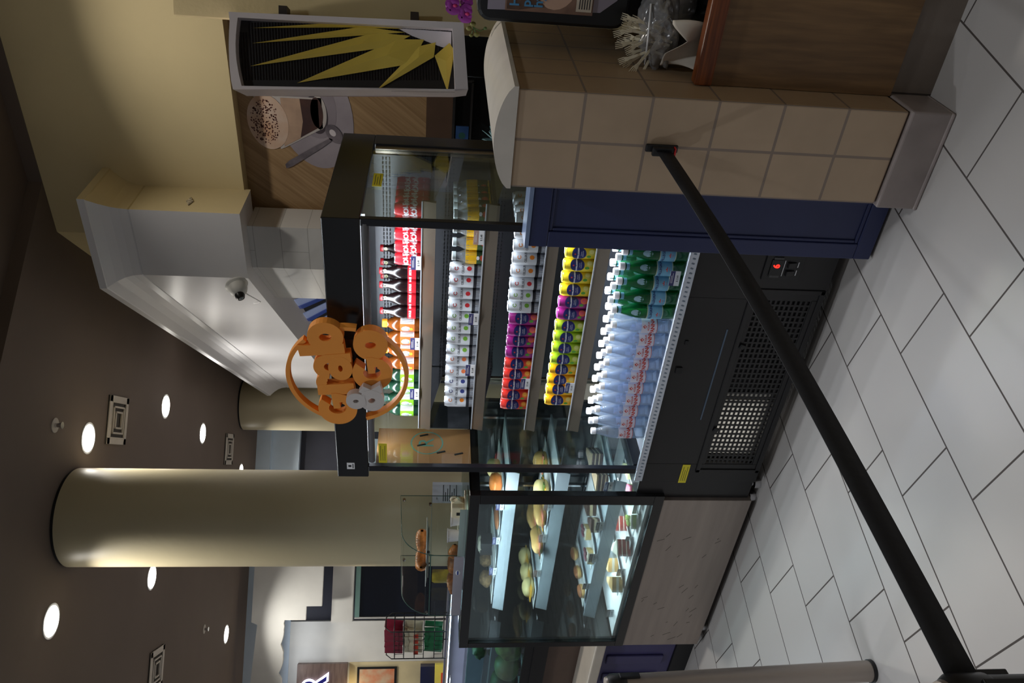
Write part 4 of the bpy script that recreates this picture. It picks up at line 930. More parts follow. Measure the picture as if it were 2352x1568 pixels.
for i, (x, h_) in enumerate(((-3.01, .062), (-3.13, .075))):
    t = thing('plastic_cup', (x, 2.62, ZT+.0125), ['smaller','larger'][i]+' frosted plastic cup on the cream tray', 'cup', group='frosted cups on the tray')
    b = MB(); b.lathe([(.026, 0), (.034, h_), (.036, h_), (.036, h_-.004), (.032, h_-.004), (.025, .003)], 24, (0,0,0), caps=False); b.lathe([(.026,0),(.026,.003)], 24); b.build('cup', m_frost, t, local=True, smooth=40)
o = MB().box(-3.265, -3.262, 2.975, 3.09, ZT, ZT+.165).build('notice_sheet', M('printed paper', (196,196,206), .6), loc=(-3.2635, 3.03, ZT)); tag(o, 'grey printed notice sheet standing behind the acrylic bin', 'notice'); o.rotation_euler = (0,0,-.9)
b = MB()
for j in range(7): b.box(.0016, .0022, -.045, .045-.02*(j % 3), .03+j*.012, .034+j*.012)
b.lathe([(.006,0),(.006,.001)], 12, (.0015, -.03, .14)); o2 = b.build('print', m_ink, o, local=True)

# ============================================================= salad counter on the left, tea rack
sc = thing('salad_case', (-4.9, 2.95, 0), 'curved glass salad case left of the pastry case', 'display case')
m_brn = M('brown laminate front', (86,66,56), .4, var=.06); m_mauve = M('blue mauve wainscot', (62,58,100), .5, var=.05)
SX0, SX1, SY = -6.6, -3.93, 2.72; SB = 3.17
b = MB(); b.box(SX0, SX1, SY+.06, SB, .60, .81); b.build('front_panel', m_brn, sc); b = MB(); b.box(SX0, SX1, SY+.02, SB, .81, .90); b.build('black_band', m_black, sc)
b = MB(); b.box(SX0, SX1, SY+.03, SY+.05, .90, .955); b.build('bottom_frame', m_black, sc)
b = MB(); pr = [(SY+.03, .955)]+[(SY+.03+.22*(1-math.cos(a)), 1.0+.42*math.sin(a)) for a in [PI/2*i/14 for i in range(15)]]+[(SB-.02, 1.42)]
b.grid(lambda u, v: Vector((SX0+(SX1-SX0)*v, pr[round(u*(len(pr)-1))][0], pr[round(u*(len(pr)-1))][1])), len(pr)-1, 1); b.build('curved_glass', glass('curved pane', (214,228,236), .30, .04), sc, smooth=True)
b = MB(); b.poly([(SX1, y, z) for y, z in pr]+[(SX1, SB-.02, .955)]); b.build('end_glass', m_glass, sc)
b = MB(); b.tube([(SX1, y, z) for y, z in pr], .008, 8); b.build('end_frame', m_black, sc, smooth=True)
b = MB(); b.box(SX0, SX1, SB-.03, SB, .90, 1.43); b.build('rear_wall', M('grey mauve liner', (120,112,128), .5), sc)
b = MB(); b.box(SX0, SX1, SY+.05, SB-.03, .90, .925); b.build('deck', m_ps, sc)
for z, d in ((1.14, .16), (1.28, .22)): MB().box(SX0, SX1-.01, SY+d, SB-.03, z, z+.008).build('glass_shelf', glass('shelf pane', (210,236,230), .25), sc); MB().box(SX0, SX1-.01, SY+d-.003, SY+d, z, z+.008).build('shelf_edge', M('bright glass edge', (190,220,220), .2), sc)
MB().box(SX0, SX1, SY+.28, SY+.29, 1.404, 1.411).build('led_strip', m_led, sc)
lamp('salad case lamp', 'AREA', (-4.9, SY+.30, 1.39), 5, (.84,.92,1), 2.2, .03, target=(-4.9, SY+.25, .9))
tb = MB().box(SX0, SX1+.0, SY-.20, SY+.10, .54, .60).build('counter_rail', M('cream ribbed rail', (196,186,172), .4, var=.05), loc=(-5.2, SY-.05, .54), bevel=.008); tag(tb, 'cream ribbed tray rail in front of the salad case', 'rail')
b = MB(); b.box(SX0, SX1+.02, SY-.14, SB, .10, .54)
for i in range(14): b.box(SX1-.10-i*.19, SX1-.02-i*.19, SY-.155, SY-.14, .16, .50)
o = b.build('counter', m_mauve, loc=(-5.2, 3.0, 0), bevel=.006); tag(o, 'panelled blue mauve counter base below the cream rail', 'counter'); 
b = MB(); b.box(SX0, SX1+.02, SY-.15, SB-.05, 0, .10); b.build('plinth', m_dark, o)
rs = random.Random(9)
gl = [('lettuce_head', m_lett), ('lettuce_head', M('dark kale', (56,84,48), .5, var=.4, scale=14)), ('melon', M('pale green melon', (112,124,78), .45, var=.2, scale=6))]
for i, (x, y, z, r_, k_) in enumerate(((-4.12,2.98,.926,.085,1),(-4.62,2.96,.926,.10,0),(-4.40,2.96,.926,.095,1),(-4.85,2.95,.926,.095,2),(-5.08,2.97,.926,.10,1),(-4.55,3.03,1.149,.055,0),(-4.78,3.03,1.149,.055,1))):
    b = MB(); b.blob((x, y, z+r_*.9), (r_, r_, r_*.92), .35 if k_ < 2 else .06, 4, i, flat=-r_*.88); o = b.build(gl[k_][0], gl[k_][1], loc=(x, y, z), smooth=True)
    tag(o, '%s in the salad case, %s from the pastry case' % (['pale lettuce head','dark kale head','smooth pale melon'][k_], ORD[i]) + (' on glass shelf' if z > 1 else ''), 'vegetable', 'vegetables in the salad case')
for i, (x, y, z) in enumerate(((-4.42,2.79,.9255),(-4.66,2.79,.9255),(-4.55,2.91,1.1485))): K_tagg.put((x, y, z), .2, 'grey price tag in the salad case, '+['nearest the pastry case','second from the pastry case','on the glass shelf'][i], 'price tags in the salad case')
# tea rack standing on the salad case top
rk = thing('wire_rack', (-4.66, 3.05, 1.43), 'black wire rack of tea packets on the salad case top', 'rack')
def wire(b, pts, r=.004): b.tube(pts, r, 6)
RX0, RX1, RY0, RY1, RZ = -4.81, -4.51, 2.99, 3.13, 1.4245
for x in (RX0, RX1):
    b = MB(); wire(b, [(x, RY0, RZ), (x, RY0, RZ+.36), (x, RY0+.03, RZ+.395), (x, RY1-.03, RZ+.395), (x, RY1, RZ+.36), (x, RY1, RZ)]); b.build('side_frame', m_blackp, rk, smooth=True)
for z in (.02, .15, .28):
    b = MB()
    for dz in (0, .06): wire(b, [(RX0, RY0, RZ+z+dz), (RX1, RY0, RZ+z+dz), (RX1, RY1, RZ+z+dz), (RX0, RY1, RZ+z+dz), (RX0, RY0, RZ+z+dz)], .003)
    for i in range(1, 6): wire(b, [(RX0+(RX1-RX0)*i/6, RY0, RZ+z+.06), (RX0+(RX1-RX0)*i/6, RY0, RZ+z), (RX0+(RX1-RX0)*i/6, RY1, RZ+z)], .002)
    b.build('basket', m_blackp, rk, smooth=True)
tea = [('dark red', (138,40,60), .285), ('cream and red', (206,198,170), .155), ('green', (30,110,66), .025)]
for nm, rgb, z in tea:
    for i in range(8):
        x = RX0+.052+(i % 4)*.062+.008*(i//4); b = MB()
        b.grid(lambda u, v: Vector(((u-.5)*.074, -.006*math.sin(PI*u)*math.sin(PI*v), v*.118)), 6, 6); b.grid(lambda u, v: Vector(((u-.5)*.074, .006*math.sin(PI*u)*math.sin(PI*v), v*.118)), 6, 6)
        b.xf(Matrix.Translation((x, RY0+.028+.062*(i//4), RZ+z+.002)) @ Matrix.Rotation(J(.25), 4, 'Z') @ Matrix.Rotation(J(.12), 4, 'Y') @ Matrix.Rotation(-.04, 4, 'X'))
        o = b.build('tea_packet', M(nm+' tea foil', rgb, .4, var=.15, scale=15), loc=(x, RY0+.04, RZ+z), smooth=True); tag(o, '%s tea packet in the wire rack, %s row, %s from left' % (nm, 'back' if i > 3 else 'front', ORD[i % 4]), 'tea packet', 'tea packets in the wire rack')
        if nm == 'cream and red' and i < 4: MB().box(x-.02, x+.02, RY0+.008, RY0+.009, RZ+z+.03, RZ+z+.06).build('red_panel', M('red print', (214,66,36), .5), o)

# ============================================================= tiled half wall with its cap, blue cabinet, oak cabinet
m_ptile = grid_mat('beige pillar tile', (180,156,130), (142,126,114), .2035, .1545, .009, .009, u=(0,0,1), v=(1,.42,0), ou=1.147, ov=-.893+.42*2.26, rough=.42, var=.06, bump=.4, scale=9)
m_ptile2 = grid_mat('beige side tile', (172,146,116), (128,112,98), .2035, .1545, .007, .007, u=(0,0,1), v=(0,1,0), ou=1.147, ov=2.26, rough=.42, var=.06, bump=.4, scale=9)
m_gtile = M('grey skirting tile', (150,138,134), .4, var=.08, scale=8); m_cap = M('cream stone cap', (206,198,188), .35, var=.04, scale=10)
QX0, QX1, QY0, QY1 = -1.050, -.740, 2.26, 3.0
b = MB(); b.box(QX0, QX1, QY0, QY1, .142, 1.345)
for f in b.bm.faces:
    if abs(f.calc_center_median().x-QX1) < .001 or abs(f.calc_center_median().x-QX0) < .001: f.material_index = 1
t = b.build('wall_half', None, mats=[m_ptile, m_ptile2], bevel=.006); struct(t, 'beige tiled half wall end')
b = MB(); b.box(QX0-.008, QX1+.006, QY0-.012, QY1, .0, .137); b.box(QX0-.010, QX1+.008, QY0-.018, QY1, 0, .012)
struct(b.build('baseboard_half', m_gtile, bevel=.006), 'grey tile skirting of the half wall')
b = MB(); n = 20; cx, hw = -.893, .160
prof = [(cx-hw, 1.345), (cx-hw, 1.358)]+[(cx-hw+2*hw*i/n, 1.358+.050*(1-((2*i/n-1)**2))**.75) for i in range(n+1)][1:-1]+[(cx+hw, 1.358), (cx+hw, 1.345)]
b.prism([(x, QY0-.004, z) for x, z in prof], (0, QY1-QY0+.02, 0)); struct(b.build('trim_4', m_cap, smooth=30), 'rounded cream cap on the tiled half wall')
m_blue = M('blue cabinet paint', (36,44,84), .42, var=.04)
t = thing('blue_cabinet', (-1.19, 2.42, 0), 'dark blue panelled cabinet between the tiled half wall and cooler', 'cabinet')
BX0, BX1, BY = -1.318, -1.062, 2.373
MB().box(BX0, BX1, BY+.006, 2.468, .012, 1.254).build('carcass', m_blue, t, bevel=.003)
b = MB()
for q in ((BX0, BX1, .012, .075), (BX0, BX1, 1.19, 1.254), (BX0, BX0+.06, .075, 1.19), (BX1-.03, BX1, .075, 1.19)): b.box(q[0], q[1], BY-.006, BY+.006, q[2], q[3])
for q in ((BX0+.06, BX1-.03, .075, .088), (BX0+.06, BX1-.03, 1.177, 1.19), (BX0+.06, BX0+.073, .088, 1.177), (BX1-.043, BX1-.03, .088, 1.177)): b.box(q[0], q[1], BY-.001, BY+.006, q[2], q[3])
b.build('door_frame', m_blue, t, bevel=.004)
MB().box(BX0-.004, BX1, BY-.010, 2.47, 1.254, 1.268).build('top_board', M('pale blue top', (120,138,170), .35), t)
# oak cabinet
m_oak = wood('oak veneer', (108,80,50), (134,102,66), axis=(14,3,1.2), scale=3.2, rough=.42); m_oakr = wood('red oak edge', (96,46,16), (150,80,34), axis=(1.2,3,26), scale=3, rough=.4)
oc = thing('oak_cabinet', (-.1, 2.7, 0), 'oak fronted counter cabinet right of the tiled half wall', 'cabinet')
MB().box(-.738, .75, 2.398, 3.1, .14, .735).build('front', m_oak, oc)
MB().box(-.738, .75, 2.382, 2.43, .735, .790).build('top_edge', m_oakr, oc, bevel=.006)
MB().box(-.738, .75, 2.43, 3.1, .735, .752).build('counter_top', m_black, oc)
b = MB(); b.box(-.737, .75, 2.408, 2.42, 0, .14); struct(b.build('baseboard_front', grid_mat('skirting tile', (120,108,98), (60,52,48), .33, .5, .006, .001, u=(1,0,0), v=(0,0,1), ou=-.40, ov=-.1, rough=.4)), 'grey tile skirting under the oak cabinet')
struct(MB().box(-.738, .75, 3.1, 3.2, 0, 1.2).build('wall_low', m_blackp), 'dark low wall behind the oak cabinet')
# napkin dispenser with a picture card
nd = thing('napkin_dispenser', (-.50, 2.72, .7525), 'tall black napkin dispenser with a picture card on the counter', 'dispenser')
b = MB(); pr = []
for cx_, cz_, a0 in ((-.40,1.42,0),(-.60,1.42,90),(-.60,1.02,180),(-.40,1.02,270)):
    for i in range(5):
        a = math.radians(a0+90*i/4); pr.append((cx_+.05*math.cos(a), 2.62, cz_+.045*math.sin(a)))
b.prism(pr, (0, .2, 0)); b.build('housing', m_blackp, nd, bevel=.012)
b = MB(); b.box(-.60, -.36, 2.69, 2.82, .7525, .98); b.build('stand', m_black, nd)
b = MB(); pr = [(-.612, 2.6175, 1.43), (-.39, 2.6175, 1.43), (-.39, 2.6175, 1.01), (-.50, 2.6175, 1.005), (-.56, 2.6175, 1.02), (-.60, 2.6175, 1.07)]; b.prism(pr, (0, .003, 0)); b.build('inner_face', M('grey plum plastic', (150,142,156), .3), nd)
cd = MB().box(-.610, -.39, 2.613, 2.6165, 1.095, 1.375).build('picture_card', M('hair and skin print', (150,116,96), .4, var=.3, scale=9, c2=(104,78,66)), nd)
b = MB(); b.poly([(-.50+.10*math.cos(a), 2.6125, 1.22+.075*math.sin(a)) for a in [2*PI*i/24 for i in range(24)]]); b.build('face_print', M('skin tone print', (196,160,138), .45, var=.05), cd)
b = MB(); b.poly([(-.606, 2.612, 1.33), (-.59, 2.612, 1.25), (-.53, 2.612, 1.31), (-.45, 2.612, 1.345), (-.45, 2.612, 1.37), (-.606, 2.612, 1.37)]); b.build('hair_print', M('brown hair print', (92,66,52), .5, var=.2, scale=30), cd)
b = MB(); [b.text(s_, .042, 0, .001, up_xz, Matrix.Translation((-.596, 2.6105, z)), align='LEFT') for s_, z in (('Help', 1.345), ('prevent', 1.308), ('hygiene', 1.270))]; b.build('lettering', M('light blue ink', (74,136,180), .5), cd)
b = MB(); b.box(-.60, -.40, 2.6108, 2.6112, 1.10, 1.15); b.build('text_panel', M('warm white panel', (208,196,178), .5), cd)
b = MB(); [b.box(-.592, -.45-.03*(j % 2), 2.6102, 2.6107, 1.106+j*.008, 1.109+j*.008) for j in range(5)]; b.build('small_print', m_ink, cd)
# bag of plastic forks with a napkin
m_fork = M('ivory plastic', (226,216,190), .4, var=.03); m_bag = glass('thin plastic bag', (216,214,214), .3, .15, .25, (214,212,212))
bg = thing('cutlery_bag', (-.60, 2.56, .7525), 'torn clear bag of ivory plastic cutlery on the counter', 'bag')
bc = Vector((-.610, 2.56, .905)); ax = Vector((.60, .05, .05)).normalized()
b = MB(); b.blob((0,0,0), (.12,.07,.062), .35, 3.5, 4, sub=4); b.xf(Matrix.Translation((-.625, 2.56, .885)) @ Matrix.Rotation(-.15, 4, 'Y')); b.build('bag_film', m_bag, bg, smooth=True)
b = MB(); b.tube([(-.73, 2.54, .915), (-.64, 2.50, .93), (-.54, 2.52, .935)], .003, 6); b.build('bag_seam', m_wlab, bg, smooth=True)
b = MB(); b.blob((0,0,0), (.07,.05,.09), .3, 3, 6, sub=3, flat=-.085); b.xf(Matrix.Translation((-.56, 2.62, .845))); b.build('bag_bottom', m_bag, bg, smooth=True)
rs = random.Random(3)
fk = []
for i in range(16):
    a = Vector((-.66+rs.uniform(-.035,.06), 2.545+rs.uniform(-.03,.03), .90+rs.uniform(-.02,.02))); d = Vector((rs.uniform(-.75,.25), rs.uniform(-.35,.2), rs.uniform(.35,.9))).normalized()
    if i == 15: a = Vector((-.70, 2.535, .90)); d = Vector((-.75, -.2, .35)).normalized()
    L_ = rs.uniform(.085,.115); sd = d.cross(Vector((0,1,0))).normalized()
    t2 = thing('plastic_fork', tuple(a), '', 'fork', group='plastic cutlery in the torn bag')
    nh = [('leftmost, lying low','upright in the middle','leaning right')[0] if i == 15 else 'x'][0]
    t2['label'] = 'ivory plastic fork sticking out of the torn bag, heaped with its like' if i != 15 else 'lowest ivory plastic fork, sticking out sideways to the left'
    if i == 15: del t2['group']
    b = MB(); w = .004; n2 = d.cross(sd)
    def bar(b, p, q, w0, w1, th=.0018):
        pts = [p-sd*w0, p+sd*w0, q+sd*w1, q-sd*w1]; b.prism([x-n2*th/2 for x in pts], n2*th)
    bar(b, a-d*.04, a+d*L_*.72, .0035, .0045); b.build('handle', m_fork, t2)
    b = MB(); bar(b, a+d*L_*.70, a+d*L_*.84, .005, .009)
    for k_ in (-1, -.33, .33, 1): bar(b, a+d*L_*.83+sd*.008*k_, a+d*L_*1.05+sd*.009*k_, .0016, .0009)
    b.build('tines', m_fork, t2)
def nap(u, v):
    x = -.722+.150*u; z = .756+.118*v
    return Vector((x+.01*math.sin(v*3), 2.468+.026*math.sin(u*4+v*2)+.02*v*(1-u), z-.055*max(0, 1-abs(u-.62)/.30)*v))
b = MB(); b.grid(nap, 16, 12); o = b.build('paper_napkin', M('white napkin', (216,206,192), .8, var=.03), loc=(-.65, 2.52, .7525), smooth=True); tag(o, 'crumpled white paper napkin standing below the cutlery bag', 'napkin')
o.modifiers.new('thickness', 'SOLIDIFY').thickness = .0012
# orchid behind the dispenser
oc_ = thing('orchid', (-.50, 3.02, .7526), 'purple orchid with green buds behind the napkin dispenser', 'orchid')
b = MB(); b.lathe([(.05,0),(.065,.12),(.07,.12),(.07,.11),(.06,.105)], 24, (-.50, 3.02, .7526)); b.build('pot', m_wlab, oc_, smooth=40)
m_stem = M('green stem', (84,104,56), .5); m_pet = M('purple petal', (142,40,140), .5, var=.18, scale=12); m_bud = M('olive bud', (120,116,60), .5)
b = MB(); st = [(-.50,3.02,.86),(-.52,3.01,1.20),(-.57,3.0,1.45),(-.64,3.0,1.555),(-.71,2.995,1.525),(-.745,2.99,1.475),(-.765,2.985,1.455),(-.785,2.98,1.445)]; b.tube(st, .003, 6); b.tube([st[6], (-.775,2.98,1.43), (-.765,2.98,1.415)], .002, 6); b.tube([st[5], (-.752,2.985,1.46)], .002, 6); b.tube([st[6], (-.79,2.98,1.462)], .002, 6); b.build('stem', m_stem, oc_, smooth=True)
for i, (x, y, z, s_) in enumerate(((-.715,2.975,1.485,1.),(-.69,2.975,1.530,1.),(-.665,2.985,1.485,.9))):
    b = MB()
    for j, (a, l, w) in enumerate(((90,.030,.016),(210,.028,.016),(330,.028,.016),(20,.034,.026),(160,.034,.026))):
        a = math.radians(a+10*i); c, sn = math.cos(a), math.sin(a)
        def pf(u, v, a=a, l=l, w=w, c=c, sn=sn):
            r_ = l*u*s_; q = (v-.5)*2*w*math.sin(PI*min(1, u*.9+.08))**.7*s_; return Vector((x+c*r_-sn*q, y-.004-.008*u*(1-u)*4+.0015*(j % 2), z+sn*r_+c*q))
        b.grid(pf, 7, 6)
    f_ = b.build('flower', m_pet, oc_, smooth=True)
    b = MB(); b.blob((x, y-.010, z-.004), (.006,.006,.008), .2, sub=2); b.build('flower_lip', M('magenta lip', (214,60,120), .5), f_, smooth=True)
for x, z, r_ in ((-.752,1.458,.009),(-.768,1.472,.0085),(-.788,1.443,.009),(-.764,1.413,.006),(-.792,1.463,.006)):
    b = MB(); b.blob((x, 2.98, z), (r_,r_,r_*1.25), .05, sub=2); b.build('bud', m_bud if z > 1.44 else m_stem, oc_, smooth=True)
for i in range(4):
    a = i*1.7; b = MB(); b.grid(lambda u, v: Vector((-.50+math.cos(a)*.13*u-math.sin(a)*(v-.5)*.05*math.sin(PI*min(1,u+.05)), 3.02+(math.sin(a)*.13*u+math.cos(a)*(v-.5)*.05*math.sin(PI*min(1,u+.05)))*.5, .875+.06*math.sin(u*2.4))), 8, 4); b.build('leaf', M('dark leaf', (48,84,42), .4), oc_, smooth=True)

# ============================================================= sunburst panel hanging beside the kiosk
SPM = Matrix.Translation((-1.163, 3.5, 0)) @ Matrix.Rotation(math.atan2(.423, .906), 4, 'Z')     # local x along the panel, -y towards the hall
sp = thing('sunburst_panel', (-1.05, 3.55, 1.44), 'tall white framed panel with yellow sun rays over black slats', 'wall panel')
def sbuild(b, name, mat, parent=None, **kw): b.xf(SPM); return b.build(name, mat, parent or sp, **kw)
dep = .26
def topz(d): return 2.466+.016*math.sin(PI*min(1, max(0, (d+.06)/.33)))*2.2
def edge(z, side):          # the panel leans slightly
    f = (z-1.444)/1.02
    return (0-.059*f) if side == 0 else (.281-.022*f)
out = [(edge(1.444,0),1.444),(edge(1.478,1),1.474),(edge(2.477,1),2.477)]+[(edge(2.47,0)+(edge(2.47,1)-edge(2.47,0))*(1-i/8), 2.470+.010*math.sin(PI*i/8)) for i in range(1, 8)]+[(edge(2.466,0),2.466)]
inn = [(-.012+.002,1.502),(.252,1.522),(.238,2.440)]+[(.238-.28*i/8, 2.440-.010*i/8+.016*math.sin(PI*i/8)) for i in range(1, 8)]+[(-.042,2.429)]
b = MB(); n = len(out)
for i in range(n):
    q = [(out[i][0],0,out[i][1]),(out[(i+1)%n][0],0,out[(i+1)%n][1]),(inn[(i+1)%n][0],0,inn[(i+1)%n][1]),(inn[i][0],0,inn[i][1])]
    b.prism(q, (0, dep, 0))
bmesh.ops.remove_doubles(b.bm, verts=b.bm.verts, dist=1e-5)
sbuild(b, 'frame', M('white panel frame', (232,224,228), .4, var=.02))
b = MB(); b.prism([(x, .060, z) for x, z in inn], (0, .012, 0)); sbuild(b, 'back_board', M('black slat board', (30,25,26), .5))
b = MB(); z = 1.53
while z < 2.44:
    b.prism([(edge(z,0)+.046, .060, z), (edge(z,0)+.046, .054, z+.004), (edge(z,0)+.046, .060, z+.008)], (.24 if z < 2.40 else .20, 0, .01)); z += .0125
sbuild(b, 'slats', M('dark brown slats', (40,33,33), .45))
b = MB(); b.poly([(.247,.0535,1.525),(.247,.0535,1.76),(.22,.0535,1.70),(.19,.0535,1.60),(.17,.0535,1.525)]); b.prism([(.247,.053,1.525),(.247,.053,1.76),(.22,.053,1.70),(.19,.053,1.60),(.17,.053,1.525)], (0,.006,0)); sbuild(b, 'white_corner', M('white panel frame', (222,212,216), .4))
m_ray = M('yellow sun ray', (226,198,84), .5, var=.03)
for tip, l, r_, base in (((.208,2.391),(.236,1.98),(.262,1.955),(.246,1.739)), ((.144,2.394),(.205,1.93),(.244,1.917),(.232,1.729)), ((.048,2.403),(.165,1.80),(.222,1.864),(.219,1.706)),
                         ((-.011,2.201),(.10,1.70),(.200,1.766),(.207,1.645)), ((-.022,1.852),(.135,1.600),(.178,1.664),(.198,1.594)), ((-.014,1.533),(.052,1.500),(.142,1.597),(.192,1.532))):
    mid = ((tip[0]+base[0])/2*.4+(l[0]+r_[0])/2*.6, (tip[1]+base[1])/2*.4+(l[1]+r_[1])/2*.6); b = MB()
    if tip[1] < 1.55: tip, l, r_, base = (-.011,1.535), (.165,1.508), (.141,1.597), (.20,1.532); mid = (.12, 1.545)
    P4 = [(tip[0],.050,tip[1]),(l[0],.048,l[1]),(base[0],.050,base[1]),(r_[0],.048,r_[1])]; pk = (mid[0], .040, mid[1])
    for i in range(4): b.poly([P4[i], P4[(i+1)%4], pk])
    b.poly(P4[::-1]); bmesh.ops.remove_doubles(b.bm, verts=b.bm.verts, dist=1e-5); sbuild(b, 'ray', m_ray)
for z in (2.26, 1.69):
    b = MB(); b.box(edge(z,1), edge(z,1)+.045, .05, .13, z-.018, z+.018); sbuild(b, 'bracket', M('dark bronze', (52,42,36), .5))
b = MB(); b.box(.26, .50, .15, .19, .0, 2.75); b.xf(SPM); struct(b.build('wall_return', m_cream), 'cream wall carrying the sunburst panel')

# coffee picture printed on the oak wall
mu = thing('coffee_mural', (-1.75, 4.397, 2.3), 'large printed picture of a coffee glass, saucer and spoon on oak wall', 'mural')
def ell(b, cx, cz, rx, rz, y, rot=0, n=40): b.poly([(cx+rx*math.cos(a)*math.cos(rot)-rz*math.sin(a)*math.sin(rot), y, cz+rx*math.cos(a)*math.sin(rot)+rz*math.sin(a)*math.cos(rot)) for a in [2*PI*i/n for i in range(n)]])
YM = 4.3990
def mp(nm, m, fn, k): b = MB(); fn(b, YM-.0006*k); return b.build(nm, m, mu)
mp('saucer', M('printed saucer', (176,168,178), .5, var=.06, scale=4, c2=(150,142,152)), lambda b, y: ell(b, -1.64, 2.275, .345, .215, y, .22), 1)
mp('saucer_well', M('printed saucer well', (150,142,152), .5), lambda b, y: ell(b, -1.60, 2.27, .20, .12, y, .2), 2)
mp('glass_foot', M('printed glass foot', (70,62,70), .5, var=.2), lambda b, y: ell(b, -1.655, 2.255, .115, .060, y, .1), 3)
mp('glass_rim', M('printed glass', (196,190,188), .5, var=.05), lambda b, y: [ell(b, -1.645, 2.243, .098, .042, y, .05), b.poly([(-1.872,y,2.47),(-1.858,y,2.44),(-1.735,y,2.225),(-1.56,y,2.225),(-1.56,y,2.60)])], 4)
mp('coffee', M('printed coffee', (92,60,50), .5, var=.25, scale=5, c2=(52,40,46)), lambda b, y: [ell(b, -1.645, 2.255, .088, .034, y, .05), b.poly([(-1.80,y,2.36),(-1.73,y,2.245),(-1.57,y,2.245),(-1.57,y,2.40),(-1.72,y,2.40)])], 5)
mp('milk_layer', M('printed milk layer', (190,160,138), .5, var=.15, scale=6), lambda b, y: b.poly([(-1.855,y,2.45),(-1.80,y,2.355),(-1.70,y,2.335),(-1.57,y,2.345),(-1.57,y,2.45)]), 6)
mp('foam', M('printed foam', (222,206,194), .5, var=.12, scale=6, c2=(206,160,124)), lambda b, y: ell(b, -1.715, 2.53, .160, .112, y, .12), 7)
rs = random.Random(5)
def dots(b, y):
    for i in range(240):
        r_, a = .13*math.sqrt(rs.random()), rs.uniform(0, 2*PI); ell(b, -1.715+r_*math.cos(a), 2.545+r_*.62*math.sin(a), rs.uniform(.0025,.006), rs.uniform(.0025,.005), y, 0, 6)
mp('cocoa_dust', M('printed cocoa', (92,46,40), .6), dots, 8)['kind'] = 'stuff'
def spn(b, y): ell(b, -1.77, 2.165, .055, .036, y, .6); b.poly([(-1.795,y,2.19),(-1.80,y,2.175),(-1.965,y,2.40),(-1.985,y,2.46),(-1.945,y,2.455)])
b = MB(); ell(b, -1.765, 2.165, .062, .040, YM-.0048, .6); sb_ = b.build('spoon_bowl', M('printed spoon', (140,132,140), .4, var=.3, scale=10, c2=(84,78,88)), mu)
b = MB(); b.poly([(-1.79,YM-.0048,2.19),(-1.80,YM-.0048,2.172),(-1.86,YM-.0048,2.25),(-1.975,YM-.0048,2.415),(-1.99,YM-.0048,2.45),(-1.965,YM-.0048,2.455),(-1.94,YM-.0048,2.43),(-1.845,YM-.0048,2.28)]); b.build('spoon_handle', M('printed spoon', (140,132,140), .4), mu)
mp('spoon_shine', M('printed highlight', (226,220,226), .4), lambda b, y: ell(b, -1.758, 2.172, .022, .016, y, .6), 9)

# coffee machine and succulent behind the half wall
cmx = thing('coffee_machine', (-1.5, 4.15, 0), 'black coffee machine with a small blue screen behind the half wall', 'coffee machine')
MB().box(-1.75, -1.16, 4.02, 4.30, 0, 1.20).build('cabinet', m_black, cmx); MB().box(-1.75, -1.18, 4.04, 4.30, 1.20, 1.495).build('body', m_black, cmx, bevel=.01)
b = MB(); b.box(-1.75, -1.30, 4.030, 4.04, 1.485, 1.498); b.box(-1.75, -1.30, 4.030, 4.04, 1.395, 1.405); b.box(-1.305, -1.295, 4.030, 4.04, 1.395, 1.498); b.build('steel_trim', m_chrome, cmx)
s_ = MB().box(-1.655, -1.54, 4.032, 4.04, 1.41, 1.478).build('screen', M('blue screen', (44,70,110), .2, emit=.10, var=.3), cmx)
b = MB(); ell(b, -1.59, 1.444, .018, .018, 4.0315); b.build('screen_mark', M('green screen mark', (50,90,84), .3), s_)
MB().box(-1.28, -1.02, 4.03, 4.30, 1.2, 1.60).build('side_unit', m_black, cmx, bevel=.008)
o = thing('succulent', (-1.585, 3.97, 1.20), 'small blue green succulent behind the rounded cap', 'plant')
for i in range(11):
    a = i*2*PI/11; e = .35+.5*(i % 2); b = MB(); w = .012
    b.grid(lambda u, v: Vector((-1.585+math.cos(a)*.085*u*math.cos(e)-math.sin(a)*(v-.5)*2*w*(1-u)**.6, 3.97+math.sin(a)*.085*u*math.cos(e)*.6+math.cos(a)*(v-.5)*2*w*(1-u)**.6*.5, 1.27+.09*u*math.sin(e)+.004*math.sin(v*PI))), 8, 4); b.build('leaf', M('blue green leaf', (104,146,156), .5), o, smooth=True)
b = MB(); b.lathe([(.03,0),(.04,.07),(.035,.07)], 16, (-1.585, 3.97, 1.20)); b.build('pot', m_wlab, o, smooth=40)
MB().box(-1.70, -1.45, 3.90, 4.02, 1.16, 1.1995).build('shelf_board', m_black, cmx)

# dome camera and loose cable under the canopy, torn spot on the canopy side
dc = thing('security_camera', (-2.545, 3.985, 2.76), 'white dome camera on the lower corner of the canopy', 'camera')
b = MB(); b.lathe([(.062,0),(.066,.012),(.055,.022),(.053,.045),(.045,.066),(.028,.08),(.01,.085)], 28); b.xf(Matrix.Translation((-2.535, 3.972, 2.715)) @ Matrix.Rotation(math.radians(-20), 4, 'Z') @ Matrix.Rotation(math.radians(115), 4, 'X')); b.build('housing', m_offw, dc, smooth=35)
b = MB(); b.lathe([(.026,0),(.028,.02),(.02,.035)], 20); b.xf(Matrix.Translation((-2.560, 3.905, 2.688)) @ Matrix.Rotation(math.radians(-30), 4, 'Z') @ Matrix.Rotation(math.radians(120), 4, 'X')); l_ = b.build('lens_ring', m_blackp, dc, smooth=35)
b = MB(); b.blob((-2.568, 3.880, 2.674), (.016,.012,.016), 0, sub=2); b.build('lens', M('lens glass', (150,160,166), .1), l_, smooth=True)
